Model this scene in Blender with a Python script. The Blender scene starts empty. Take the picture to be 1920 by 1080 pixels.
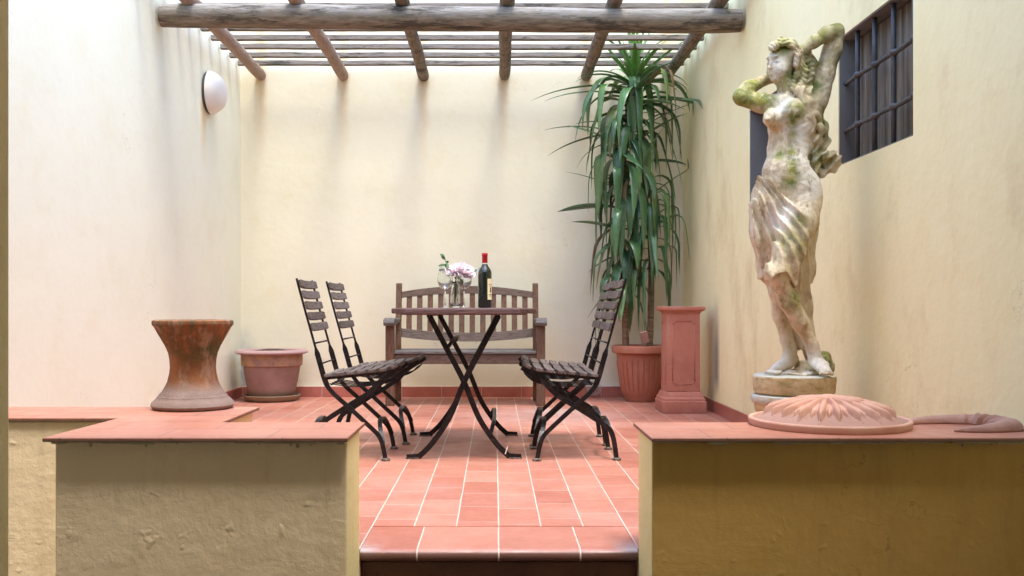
import bpy, bmesh, math, random
import numpy as np
from mathutils import Vector, Matrix, noise as mnoise
PI = math.pi
random.seed(7)
sc = bpy.context.scene
# ---------------------------------------------------------------- camera
F, HX, HY, H = 1800.0, 928.0, 574.0, 0.75
cam = bpy.data.cameras.new('camera'); camo = bpy.data.objects.new('camera', cam)
sc.collection.objects.link(camo); sc.camera = camo
camo.location = (0, 0, H); camo.rotation_euler = (PI/2, 0, 0)
cam.sensor_width = 36; cam.lens = 36*F/1920
cam.shift_x = (960-HX)/1920; cam.shift_y = (HY-540)/1920
cam.clip_start = 0.05; cam.clip_end = 500
# ---------------------------------------------------------------- sky, sun, exposure
sun_from = Vector((0.13, -0.25, 0.95)).normalized()
elev = math.asin(sun_from.z); azim = math.atan2(sun_from.x, sun_from.y)
w = bpy.data.worlds.new("World"); sc.world = w; w.use_nodes = True
nt = w.node_tree; nt.nodes.clear()
sky = nt.nodes.new('ShaderNodeTexSky'); sky.sky_type = 'NISHITA'; sky.sun_disc = False
sky.sun_elevation = elev; sky.sun_rotation = azim; sky.dust_density = 1.5; sky.air_density = 1.0; sky.ozone_density = 1.0
bg = nt.nodes.new('ShaderNodeBackground'); bg.inputs['Strength'].default_value = 0.15
wo = nt.nodes.new('ShaderNodeOutputWorld')
nt.links.new(sky.outputs[0], bg.inputs[0]); nt.links.new(bg.outputs[0], wo.inputs[0])
sl = bpy.data.lights.new('sun', 'SUN'); sl.energy = 0.62; sl.angle = math.radians(15); sl.color = (1, 1, .93)
slo = bpy.data.objects.new('sun', sl); sc.collection.objects.link(slo)
slo.rotation_euler = sun_from.to_track_quat('Z', 'Y').to_euler()
sc.view_settings.view_transform = 'Standard'; sc.view_settings.look = 'None'
sc.view_settings.gamma = 1; sc.view_settings.exposure = 2.52
sc.cycles.max_bounces = 12; sc.cycles.diffuse_bounces = 6; sc.cycles.transparent_max_bounces = 12
COL = sc.collection

# ---------------------------------------------------------------- helpers: tagging
def at(px, py, s, dy=0.0):
    return Vector(((px-HX)/s, F/s+dy, H-(py-HY)/s))
def tag(o, label=None, cat=None, group=None, kind=None):
    if label: o['label'] = label
    if cat: o['category'] = cat
    if group: o['group'] = group
    if kind: o['kind'] = kind
    return o
def empty(name, loc=(0, 0, 0), label=None, cat=None, group=None, rz=0):
    o = bpy.data.objects.new(name, None); COL.objects.link(o); o.location = loc
    o.rotation_euler = (0, 0, rz); o.empty_display_size = .05
    return tag(o, label, cat, group)
def obj(name, bm, m, parent=None, smooth=False, bevel=0, seg=2, loc=None, auto=None):
    me = bpy.data.meshes.new(name)
    if isinstance(bm, bmesh.types.BMesh):
        bmesh.ops.recalc_face_normals(bm, faces=bm.faces)
        bm.to_mesh(me); bm.free()
    else:
        me.from_pydata(bm[0], [], bm[1]); me.update()
    if m: me.materials.append(m)
    o = bpy.data.objects.new(name, me); COL.objects.link(o)
    if parent: o.parent = parent
    if loc: o.location = loc
    if bevel:
        b = o.modifiers.new('bevel', 'BEVEL'); b.width = bevel; b.segments = seg; b.limit_method = 'ANGLE'; b.angle_limit = math.radians(40)
        b.harden_normals = False
    if smooth or auto:
        me.polygons.foreach_set('use_smooth', [True]*len(me.polygons))
    if auto:
        me.set_sharp_from_angle(angle=math.radians(auto))
    return o
def copy_tree(o, parent=None):
    c = o.copy(); COL.objects.link(c); c.parent = parent
    for ch in list(o.children): copy_tree(ch, c)
    return c
# ---------------------------------------------------------------- helpers: meshes
def B(): return bmesh.new()
def box(bm, x0, x1, y0, y1, z0, z1, M=None):
    vs = [bm.verts.new((x, y, z)) for x in (x0, x1) for y in (y0, y1) for z in (z0, z1)]
    for f in ((0,1,3,2),(4,6,7,5),(0,4,5,1),(2,3,7,6),(0,2,6,4),(1,5,7,3)):
        bm.faces.new([vs[i] for i in f])
    if M is not None:
        for v in vs: v.co = M @ v.co
    return vs
def prism(bm, poly, a0, a1, axis='z'):
    def P(p, a):
        if axis == 'z': return (p[0], p[1], a)
        if axis == 'y': return (p[0], a, p[1])
        return (a, p[0], p[1])
    A = [bm.verts.new(P(p, a0)) for p in poly]; C = [bm.verts.new(P(p, a1)) for p in poly]
    bm.faces.new(A); bm.faces.new(C[::-1]); n = len(poly)
    for i in range(n): bm.faces.new((A[i], A[(i+1) % n], C[(i+1) % n], C[i]))
def lathe(bm, prof, n=48, cx=0, cy=0, z0=0, wob=0, flute=None):
    rings = []
    for (r, z) in prof:
        ring = []
        for i in range(n):
            a = 2*PI*i/n
            rr = r
            if wob: rr *= 1+wob*mnoise.noise(Vector((math.cos(a)*1.5, math.sin(a)*1.5, z*6)))
            if flute: rr += flute(a, z)
            ring.append(bm.verts.new((cx+rr*math.cos(a), cy+rr*math.sin(a), z0+z)))
        rings.append(ring)
    for A, C in zip(rings, rings[1:]):
        for i in range(n): bm.faces.new((A[i], A[(i+1) % n], C[(i+1) % n], C[i]))
    if prof[0][0] > 1e-5: bm.faces.new(rings[0][::-1])
    if prof[-1][0] > 1e-5: bm.faces.new(rings[-1])
    if prof[0][0] <= 1e-5 or prof[-1][0] <= 1e-5: bmesh.ops.remove_doubles(bm, verts=bm.verts, dist=1e-5)
def tube(bm, pts, r, n=8, close=True):
    pts = [Vector(p) for p in pts]; rr = r if isinstance(r, (list, tuple)) else [r]*len(pts)
    prev = None; rings = []; ref = None
    for i, p in enumerate(pts):
        t = (pts[min(i+1, len(pts)-1)]-pts[max(i-1, 0)]).normalized()
        if ref is None:
            ref = Vector((0, 0, 1)) if abs(t.z) < .9 else Vector((1, 0, 0))
            ref = (ref-t*ref.dot(t)).normalized()
        else: ref = (ref-t*ref.dot(t)).normalized()
        b = t.cross(ref)
        ring = [bm.verts.new(p+(ref*math.cos(2*PI*k/n)+b*math.sin(2*PI*k/n))*rr[i]) for k in range(n)]
        if prev:
            for k in range(n): bm.faces.new((prev[k], prev[(k+1) % n], ring[(k+1) % n], ring[k]))
        rings.append(ring); prev = ring
    if close: bm.faces.new(rings[0][::-1]); bm.faces.new(rings[-1])
def smooth_path(pts, sub=4):
    pts = [Vector(p) for p in pts]; out = []
    for i in range(len(pts)-1):
        p0 = pts[max(i-1, 0)]; p1 = pts[i]; p2 = pts[i+1]; p3 = pts[min(i+2, len(pts)-1)]
        for k in range(sub):
            t = k/sub
            out.append(.5*((2*p1)+(p2-p0)*t+(2*p0-5*p1+4*p2-p3)*t*t+(3*p1-p0-3*p2+p3)*t**3))
    out.append(pts[-1]); return out
def flat_bar(bm, pts, w, y0, y1, sub=4):
    """bar swept in the xz plane: pts (x,z), in-plane width w, spanning y0..y1"""
    P = smooth_path([(p[0], 0, p[1]) for p in pts], sub) if sub > 1 else [Vector((p[0], 0, p[1])) for p in pts]
    prev = None; n = len(P)
    for i, p in enumerate(P):
        t = (P[min(i+1, n-1)]-P[max(i-1, 0)]).normalized(); nn = Vector((-t.z, 0, t.x))
        ww = w if not callable(w) else w(i/(n-1))
        a, b = p+nn*ww/2, p-nn*ww/2
        ring = [bm.verts.new((a.x, y0, a.z)), bm.verts.new((a.x, y1, a.z)), bm.verts.new((b.x, y1, b.z)), bm.verts.new((b.x, y0, b.z))]
        if prev:
            for k in range(4): bm.faces.new((prev[k], prev[(k+1) % 4], ring[(k+1) % 4], ring[k]))
        else: bm.faces.new(ring[::-1])
        prev = ring
    bm.faces.new(prev)
def grid_sheet(x0, x1, y0, y1, z, nx=1, ny=1):
    bm = B(); vs = [[bm.verts.new((x0+(x1-x0)*i/nx, y0+(y1-y0)*j/ny, z)) for i in range(nx+1)] for j in range(ny+1)]
    for j in range(ny):
        for i in range(nx): bm.faces.new((vs[j][i], vs[j][i+1], vs[j+1][i+1], vs[j+1][i]))
    return bm
# ---------------------------------------------------------------- helpers: materials
class N:
    def __init__(s, name):
        s.m = bpy.data.materials.new(name); s.m.use_nodes = True; s.t = s.m.node_tree
        s.b = s.t.nodes['Principled BSDF']; s.tc = s.t.nodes.new('ShaderNodeTexCoord')
    def n(s, typ, ins=None, **kw):
        nd = s.t.nodes.new(typ)
        for k, v in kw.items(): setattr(nd, k, v)
        for k, v in (ins or {}).items(): s.set(nd.inputs[k], v)
        return nd
    def set(s, inp, v):
        if isinstance(v, bpy.types.NodeSocket): s.t.links.new(v, inp)
        elif isinstance(v, (tuple, list)) and len(v) == 3 and inp.type == 'RGBA': inp.default_value = (*v, 1)
        else: inp.default_value = v
    def co(s, scale=(1, 1, 1), src='Object', loc=(0, 0, 0), rot=(0, 0, 0)):
        return s.n('ShaderNodeMapping', {'Vector': s.tc.outputs[src], 'Scale': scale, 'Location': loc, 'Rotation': rot}).outputs[0]
    def pos(s): return s.n('ShaderNodeNewGeometry').outputs['Position']
    def noise(s, sc_, vec=None, det=6, rough=.6, dist=0):
        return s.n('ShaderNodeTexNoise', {'Vector': vec or s.tc.outputs['Object'], 'Scale': sc_, 'Detail': det, 'Roughness': rough, 'Distortion': dist}).outputs[0]
    def ramp(s, f, lo, hi, a=0., b=1.):
        return s.n('ShaderNodeMapRange', {'Value': f, 'From Min': lo, 'From Max': hi, 'To Min': a, 'To Max': b}).outputs[0]
    def mix(s, f, a, b, mode='MIX'):
        nd = s.t.nodes.new('ShaderNodeMix'); nd.data_type = 'RGBA'; nd.blend_type = mode
        s.set(nd.inputs[0], f); s.set(nd.inputs[6], a); s.set(nd.inputs[7], b); return nd.outputs[2]
    def math(s, op, a, b=0., c=0.):
        nd = s.t.nodes.new('ShaderNodeMath'); nd.operation = op
        s.set(nd.inputs[0], a); s.set(nd.inputs[1], b); s.set(nd.inputs[2], c); return nd.outputs[0]
    def xyz(s, v):
        nd = s.n('ShaderNodeSeparateXYZ', {'Vector': v}); return nd.outputs
    def bump(s, h, st=.3, d=.01, nrm=None):
        ins = {'Height': h, 'Strength': st, 'Distance': d}
        if nrm: ins['Normal'] = nrm
        return s.n('ShaderNodeBump', ins).outputs[0]
    def done(s, col, rough=.7, nrm=None, **kw):
        s.set(s.b.inputs['Base Color'], col); s.set(s.b.inputs['Roughness'], rough)
        if nrm: s.set(s.b.inputs['Normal'], nrm)
        for k, v in kw.items(): s.set(s.b.inputs[k.replace('_', ' ')], v)
        return s.m
def blob(k, c, r, soft=.5, vec=None):
    """0..1 mask round a point c with radius r (a stain with its own shape)"""
    v = k.n('ShaderNodeVectorMath', {0: vec or k.tc.outputs['Object'], 1: c}, operation='DISTANCE').outputs['Value']
    nz = k.math('MULTIPLY', k.math('SUBTRACT', k.noise(14), .5), r*1.6)
    return k.ramp(k.math('ADD', v, nz), r*(1-soft), r*(1+soft), 1, 0)
# plaster
def plaster(name, c1, c2, bs=1., stain=None, scale=1., extra=None):
    k = N(name); p = k.pos()
    col = k.mix(k.ramp(k.noise(1.1, p, 5), .3, .7), c1, c2)
    col = k.mix(k.ramp(k.noise(7, p, 8, .7), .56, .8, 0, .35), col, tuple(x*.86 for x in c1))
    if stain:
        sp = k.n('ShaderNodeMapping', {'Vector': p, 'Scale': (3.2, 3.2, .35)}).outputs[0]
        col = k.mix(k.ramp(k.noise(1.6, sp, 6, .65), .55, .85, 0, .55), col, stain)
    col = k.mix(k.ramp(k.noise(2.6, k.n('ShaderNodeMapping', {'Vector': p, 'Location': (4, 7, 2)}).outputs[0], 9, .75, ), .5, .72, 0, .5), col, tuple(x*f for x, f in zip(c1, (.93, .88, .76))))
    ck = k.n('ShaderNodeTexVoronoi', {'Vector': k.n('ShaderNodeVectorMath', {0: p, 1: k.n('ShaderNodeTexNoise', {'Vector': p, 'Scale': 5., 'Detail': 5.}).outputs['Color']}, operation='ADD').outputs[0], 'Scale': 1.3}, feature='DISTANCE_TO_EDGE').outputs['Distance']
    ckm = k.math('MULTIPLY', k.ramp(ck, .0015, .004, 1, 0), k.ramp(k.noise(1.3, p, 2), .56, .62))
    col = k.mix(k.math('MULTIPLY', ckm, .45), col, tuple(x*.45 for x in c1))
    if extra: col = extra(k, p, col)
    h1 = k.noise(160*scale, p, 4, .65); h2 = k.noise(22*scale, p, 5, .55); h3 = k.noise(4, p, 3)
    h = k.math('ADD', k.math('MULTIPLY', h1, .18), k.math('ADD', h2, k.math('MULTIPLY', h3, 1.2)))
    if 'ochre' in name:
        tr_ = k.math('MULTIPLY', k.noise(7, k.n('ShaderNodeMapping', {'Vector': p, 'Scale': (1, 1, 7)}).outputs[0], 6, .7), k.ramp(k.noise(1.6, p, 3), .52, .64))
        lump = k.ramp(k.noise(13, p, 2), .66, .76)
        h = k.math('ADD', h, k.math('ADD', k.math('MULTIPLY', tr_, 1.1), k.math('MULTIPLY', lump, .7)))
        o = k.xyz(p)
        dirt = k.math('MULTIPLY', k.ramp(k.noise(5, k.n('ShaderNodeMapping', {'Vector': p, 'Scale': (3, 3, .5)}).outputs[0], 8, .75), .54, .70), .26)
        col = k.mix(dirt, col, tuple(x*.62 for x in c1))
        col = k.mix(k.ramp(k.noise(38, p, 4, .7), .70, .76, 0, .6), col, (.12, .08, .04))
    return k.done(col, .88, k.bump(h, .5*bs, .008))
def right_extra(k, p, col):
    o = k.xyz(p)
    # yellowed damp marks and one dark drip above the skirting
    a = k.ramp(k.noise(2.2, k.n('ShaderNodeMapping', {'Vector': p, 'Scale': (1, 1, .6)}).outputs[0], 7, .7), .52, .78, 0, .55)
    col = k.mix(a, col, (.55, .36, .15))
    d1 = k.math('ABSOLUTE', k.math('SUBTRACT', o[1], 6.72)); m = k.ramp(d1, .02, .12, 1, 0)
    m2 = k.math('MULTIPLY', k.ramp(o[2], .10, .25), k.ramp(o[2], .45, .85, 1, 0))
    return k.mix(k.math('MULTIPLY', k.math('MULTIPLY', m, m2), .75), col, (.10, .11, .13))
def back_extra(k, p, col):
    o = k.xyz(p)
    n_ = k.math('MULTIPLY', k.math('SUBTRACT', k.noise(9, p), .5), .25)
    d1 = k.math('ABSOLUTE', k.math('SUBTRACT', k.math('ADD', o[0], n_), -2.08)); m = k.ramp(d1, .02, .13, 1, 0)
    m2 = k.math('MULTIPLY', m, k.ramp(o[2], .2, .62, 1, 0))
    col = k.mix(k.math('MULTIPLY', m2, .7), col, (.16, .2, .27))  # bluish stain and shadow of the pot corner, painted into the plaster
    # yellow-brown shade below the rafter ends, put into the wall colour
    tot = None
    for x in RX:
        dx = k.ramp(k.math('ABSOLUTE', k.math('SUBTRACT', k.math('ADD', o[0], k.math('MULTIPLY', n_, .3)), x-.005)), .01, .06, 1, 0)
        tot = dx if tot is None else k.math('MAXIMUM', tot, dx)
    streak = k.math('MULTIPLY', tot, k.math('MULTIPLY', k.ramp(o[2], 1.9, 2.6), .5))
    return k.mix(streak, col, (.62, .36, .10))
def left_extra(k, p, col):
    o = k.xyz(p)
    n_ = k.math('MULTIPLY', k.math('SUBTRACT', k.noise(9, p), .5), .1)
    dx = k.ramp(k.math('ABSOLUTE', k.math('SUBTRACT', k.math('ADD', o[1], n_), 6.92)), .01, .09, 1, 0)
    streak = k.math('MULTIPLY', k.math('MULTIPLY', dx, k.ramp(o[2], 1.75, 2.15)), k.ramp(o[2], 2.2, 2.3, .7, 0))
    return k.mix(streak, col, (.62, .36, .10))
RX = [-1.93, -1.25, -.585, .075, .757, 1.42]
M_back = plaster('plaster_back', (.76, .70, .50), (.79, .735, .545), .35, None, 1, back_extra)
M_left = plaster('plaster_left', (.775, .75, .585), (.80, .78, .625), .3, None, 1, left_extra)
M_right = plaster('plaster_right', (.91, .80, .44), (.93, .84, .50), .6, (.80, .66, .35), 1, right_extra)
M_low = plaster('plaster_ochre', (.84, .64, .39), (.9, .70, .45), 1.0, (.48, .36, .18), 1)
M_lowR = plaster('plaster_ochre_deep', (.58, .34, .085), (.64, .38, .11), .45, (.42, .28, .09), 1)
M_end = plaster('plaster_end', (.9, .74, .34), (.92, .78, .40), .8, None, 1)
M_jamb = plaster('plaster_jamb', (.9, .68, .32), (.94, .72, .36), 1.0, None, 1)
M_room = plaster('plaster_room', (.55, .48, .36), (.6, .52, .40), .6, None, 1)
# floor tiles (columns running away, .144 wide, tiles of .255 with a random offset per column)
def tilemat(name, cw, tl, ox, oy, swap=False, cross=.8, base=((.37,.125,.08),(.54,.23,.165),(.31,.095,.06)), grout=(.60,.49,.42), gw=.0025, rand=True, sheen=.32, extra=None):
    k = N(name); p = k.pos(); o = k.xyz(p)
    U, V = (o[1], o[0]) if swap else (o[0], o[1])
    wob = k.math('MULTIPLY', k.math('SUBTRACT', k.noise(5, p), .5), .004)
    u = k.math('DIVIDE', k.math('ADD', k.math('SUBTRACT', U, ox), wob), cw); ui = k.math('FLOOR', u); uf = k.math('SUBTRACT', u, ui)
    rnd = k.n('ShaderNodeTexWhiteNoise', {'W': k.math('ADD', ui, 3.37)}, noise_dimensions='1D').outputs['Value']
    v = k.math('ADD', k.math('DIVIDE', k.math('SUBTRACT', V, oy), tl), rnd if rand else 0.)
    vi = k.math('FLOOR', v); vf = k.math('SUBTRACT', v, vi)
    comb = k.n('ShaderNodeCombineXYZ', {'X': ui, 'Y': vi, 'Z': 1.3}).outputs[0]
    tr = k.n('ShaderNodeTexWhiteNoise', {'Vector': comb}, noise_dimensions='3D').outputs['Value']
    def line(f, size, g):
        d = k.math('MULTIPLY', k.math('MINIMUM', f, k.math('SUBTRACT', 1., f)), size)
        return k.ramp(d, g*.6, g*1.3, 1, 0)
    gu = line(uf, cw, gw); gv = k.math('MULTIPLY', line(vf, tl, gw*.75), cross)
    g = k.math('MAXIMUM', gu, gv)
    g = k.math('MULTIPLY', g, k.ramp(k.noise(6, p, 5), .3, .55, .55, 1))
    col = k.mix(tr, base[0], base[1]); col = k.mix(k.ramp(tr, .82, 1., 0, .7), col, base[2]); col = k.mix(k.ramp(k.noise(3.5, p, 7, .7), .45, .75, 0, .6), col, base[2])
    col = k.mix(k.ramp(k.noise(30, p, 6, .7), .5, .8, 0, .35), col, (.55, .28, .21))
    col = k.mix(k.ramp(k.noise(1.7, p, 4), .5, .75, 0, .3), col, (.54, .29, .25))
    if extra: col = extra(k, p, col)
    col = k.mix(g, col, grout)
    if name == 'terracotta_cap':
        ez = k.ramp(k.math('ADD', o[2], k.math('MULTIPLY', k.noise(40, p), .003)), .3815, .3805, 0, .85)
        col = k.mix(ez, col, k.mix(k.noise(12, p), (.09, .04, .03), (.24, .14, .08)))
    h = k.math('ADD', k.math('MULTIPLY', g, -1.), k.math('MULTIPLY', k.noise(45, p, 5), .35))
    rg = k.ramp(k.noise(9, p, 6), .3, .7, sheen, sheen+.22)
    return k.done(col, rg, k.bump(h, .35, .004), Specular_IOR_Level=.5)
def floor_extra(k, p, col):
    m = k.math('MULTIPLY', blob(k, (.40, 6.85, 0), .15, .6, p), k.ramp(k.noise(28, p, 6, .7), .42, .55))
    col = k.mix(k.math('MULTIPLY', m, .8), col, (.66, .60, .55))
    m = k.math('MULTIPLY', blob(k, (.35, 6.5, 0), .45, .7, p), .35)
    return k.mix(m, col, (.72, .5, .46))
M_floor = tilemat('terracotta_floor', .144, .255, .0127, .0, extra=floor_extra)
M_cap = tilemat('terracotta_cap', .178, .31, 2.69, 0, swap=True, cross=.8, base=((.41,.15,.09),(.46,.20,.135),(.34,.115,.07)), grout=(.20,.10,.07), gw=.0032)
def edge_extra(k, p, col):
    o = k.xyz(p)
    e = k.ramp(k.math('ADD', o[1], k.math('MULTIPLY', k.noise(13, p), -.05)), 2.955, 2.915, 0, 1)
    a = k.ramp(k.noise(11, p, 6, .7), .40, .52)
    cor = k.math('MAXIMUM', k.ramp(o[0], -.34, -.41, 0, 1), k.ramp(o[0], .36, .43, 0, 1))
    cor = k.math('MULTIPLY', cor, k.ramp(o[1], 3.09, 2.97, 0, 1))
    col = k.mix(k.math('MULTIPLY', k.math('MAXIMUM', k.math('MULTIPLY', e, .45), cor), k.math('MULTIPLY', a, .7)), col, (.52, .50, .52))
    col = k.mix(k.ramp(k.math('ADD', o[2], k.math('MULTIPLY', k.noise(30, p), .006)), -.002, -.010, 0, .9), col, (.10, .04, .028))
    return col
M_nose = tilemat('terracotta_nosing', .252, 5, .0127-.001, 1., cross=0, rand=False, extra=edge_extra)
def simple(name, c1, c2, sc_=8, rough=.6, bs=.3, bd=.005, bsc=60, c3=None, c3r=(.55, .75), vec=None, **kw):
    k = N(name); v = k.co(vec) if vec else None
    col = k.mix(k.ramp(k.noise(sc_, v, 6, .65), .35, .68), c1, c2)
    if c3: col = k.mix(k.ramp(k.noise(sc_*.7+3, k.co((1, 1, 1), loc=(5, 3, 1)), 7, .7), c3r[0], c3r[1]), col, c3)
    return k.done(col, rough, k.bump(k.noise(bsc, v, 6, .65), bs, bd), **kw)
M_skirt = simple('skirting_tile', (.36, .11, .075), (.46, .16, .11), 5, .3, .15)
M_riser = simple('step_riser', (.10, .045, .03), (.16, .07, .045), 9, .7, .6)
M_ground = simple('stone_ground', (.22, .2, .17), (.3, .27, .22), 4, .8)
def terra(name, c1, c2, bloom, dark, rough=.65):
    k = N(name); o = k.xyz(k.tc.outputs['Object'])
    col = k.mix(k.ramp(k.noise(4, None, 7), .35, .65), c1, c2)
    col = k.mix(k.ramp(k.noise(6, k.co((1, 1, .5), loc=(3, 5, 1)), 9, .75), .50, .68, 0, .6), col, bloom)
    col = k.mix(k.ramp(k.noise(17, k.co((1, 1, .6)), 8, .75), .56, .70, 0, .55), col, dark)
    col = k.mix(k.ramp(k.math('ADD', o[2], k.math('MULTIPLY', k.noise(11), .08)), .12, .04, 0, .5), col, dark)
    return k.done(col, rough, k.bump(k.math('ADD', k.noise(55, None, 8, .75), k.noise(9)), .4, .004))
M_terra = terra('terracotta_weathered', (.42, .14, .09), (.48, .18, .12), (.52, .27, .21), (.26, .09, .06))
M_terra2 = terra('terracotta_ribbed', (.38, .12, .065), (.43, .15, .085), (.46, .22, .15), (.22, .075, .045), .55)
M_dome = simple('terracotta_relief', (.66, .32, .22), (.74, .41, .30), 5, .72, .25, .003, 90, (.55, .24, .15), (.55, .75))
M_horn = simple('terracotta_plaque', (.40, .21, .155), (.48, .28, .215), 7, .75, .5, .005, 70, (.28, .155, .125), (.5, .7))
def wood(name, c1, c2, c3, ax=(1, 14, 14), rough=.62, sc_=3.5):
    k = N(name); v = k.co(ax)
    f = k.noise(sc_, v, 9, .7, .4)
    col = k.mix(k.ramp(f, .3, .7), c1, c2); col = k.mix(k.ramp(k.noise(sc_*3, v, 6, .7), .55, .8), col, c3)
    col = k.mix(k.ramp(k.noise(5, None, 5), .5, .75, 0, .5), col, c3)
    rr = k.n('ShaderNodeObjectInfo').outputs['Random']
    col = k.mix(k.ramp(rr, 0, 1, 0, .45), col, tuple(x*.45 for x in c1)); col = k.mix(k.ramp(rr, .6, 1, 0, .35), col, c3)
    col = k.mix(k.ramp(k.noise(sc_*2.2, v, 5, .7), .50, .60, 0, .75), col, tuple(x*.3 for x in c1))
    return k.done(col, rough, k.bump(k.math('ADD', f, k.noise(sc_*5, v, 5)), .8, .005))
M_slatx = wood('weathered_wood_x', (.10, .055, .032), (.18, .105, .068), (.30, .22, .18), (2, 22, 22))
M_slaty = wood('weathered_wood_y', (.06, .038, .03), (.17, .12, .10), (.34, .28, .26), (22, 2, 22))
M_slatz = wood('weathered_wood_z', (.12, .05, .025), (.22, .11, .06), (.28, .18, .12), (22, 22, 2))
M_seatw = wood('bench_seat_wood', (.11, .09, .08), (.20, .18, .17), (.30, .28, .28), (2, 22, 22), .5)
M_table = wood('table_wood', (.09, .035, .028), (.15, .06, .05), (.22, .13, .12), (2, 22, 22), .5)
def logmat(name, ax):
    k = N(name); v = k.co(ax)
    f = k.noise(6, v, 9, .72, .5)
    col = k.mix(k.ramp(f, .3, .7), (.06, .042, .025), (.31, .23, .15))
    up = k.xyz(k.n('ShaderNodeNewGeometry').outputs['Normal'])[2]
    gr = k.math('MULTIPLY', k.ramp(up, -.35, .5), k.ramp(k.noise(9, v, 7), .3, .6, .25, .9))
    col = k.mix(gr, col, (.36, .34, .32))
    col = k.mix(k.ramp(k.noise(5, k.co((.5, 3, 3)), 8, .75), .52, .6, 0, .8), col, (.03, .02, .012))
    col = k.mix(k.ramp(k.noise(4, None, 7, .7), .58, .7, 0, .55), col, (.19, .19, .09))
    col = k.mix(k.ramp(k.noise(13, v, 7, .7), .62, .72, 0, .7), col, (.42, .30, .13))
    return k.done(col, .85, k.bump(k.math('ADD', f, k.noise(30, v, 6)), .7, .01))
M_logx = logmat('log_x', (1.2, 9, 9)); M_logy = logmat('log_y', (9, 1.2, 9))
M_slatr = logmat('roof_batten', (1, 12, 12))
M_rafter = None
k = N('rafter_wood'); v = k.co((9, 1.2, 9)); f = k.noise(6, v, 9, .7, .4)
col = k.mix(k.ramp(f, .3, .7), (.22, .14, .095), (.38, .27, .20)); col = k.mix(k.ramp(k.noise(7, None, 6), .55, .75, 0, .7), col, (.16, .11, .09))
M_rafter = k.done(col, .85, k.bump(f, .6, .006))
k = N('black_iron'); f = k.noise(40, None, 6)
M_iron = k.done(k.mix(k.ramp(f, .5, .75), (.008, .008, .010), (.04, .03, .026)), k.ramp(k.noise(20), .3, .7, .28, .5), k.bump(k.noise(120), .3, .002), Metallic=.35)
k = N('iron_foot'); M_foot = k.done(k.mix(k.ramp(k.noise(60), .45, .6), (.05, .04, .03), (.2, .16, .13)), .6)
M_grey = simple('grey_paint', (.15, .14, .13), (.19, .175, .16), 5, .6, .3)
M_bar = simple('grille_iron', (.04, .038, .038), (.075, .07, .068), 20, .5, .4, .003, c3=(.10, .07, .05), c3r=(.6, .8))
M_wire = simple('wire_mesh', (.03, .025, .02), (.1, .07, .05), 30, .6)
k = N('window_pane'); v = k.co((1, 9, .5))
M_pane = k.done(k.mix(k.ramp(k.noise(2.5, v, 5, .6), .35, .65), (.10, .08, .06), (.85, .74, .60)), .35)
M_lampb = simple('lamp_rim', (.05, .05, .06), (.07, .07, .08), 5, .4)
M_opal = simple('lamp_opal', (.74, .69, .62), (.78, .73, .66), 5, .35, .02)
M_soil = simple('soil', (.03, .02, .015), (.09, .06, .04), 20, .95, 1., .02)

# ================================================================ SETTING
XL, XR, YB = -2.10, 1.55, 7.93
HT = 3.4
ZC = .383           # cap top
bm = grid_sheet(-30, 30, -30, 40, -.52); g = obj('ground', bm, M_ground); tag(g, 'stone ground below the terrace', kind='structure')
# terrace
bm = B(); prism(bm, [(XL-.2, 3.22), (-.9, 3.22), (-.9, 2.965), (-.4168, 2.965), (-.4168, 3.275), (.4418, 3.275), (.4418, 2.965), (XR+.2, 2.965), (XR+.2, YB+.2), (XL-.2, YB+.2)], -.5, 0); tag(obj('terrace_floor', bm, M_floor), 'pink terracotta tiled terrace floor with pale joints', kind='structure')
# step nosing with rounded front edge
bm = B(); yF = 2.958
prof = [(3.275, -.002), (yF+.03, -.002)]
for i in range(9):
    a = i/8*PI*.62; prof.append((yF+.022-.022*math.sin(a), -.024+.022*math.cos(a)))
prof += [(yF+.016, -.040), (yF+.03, -.043), (3.275, -.043)]
prism(bm, [(y, z) for y, z in prof], -.4165, .4415, 'x'); st = obj('step', bm, M_nose, auto=50)
tag(st, 'rounded terracotta step edge between the two low walls', kind='structure')
bm = B(); box(bm, -.4165, .4415, yF+.03, 3.27, -.25, -.045); box(bm, -.4165, .4415, 2.66, 3.2, -.5, -.252)
r = obj('riser', bm, M_riser, st, bevel=.004)

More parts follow.
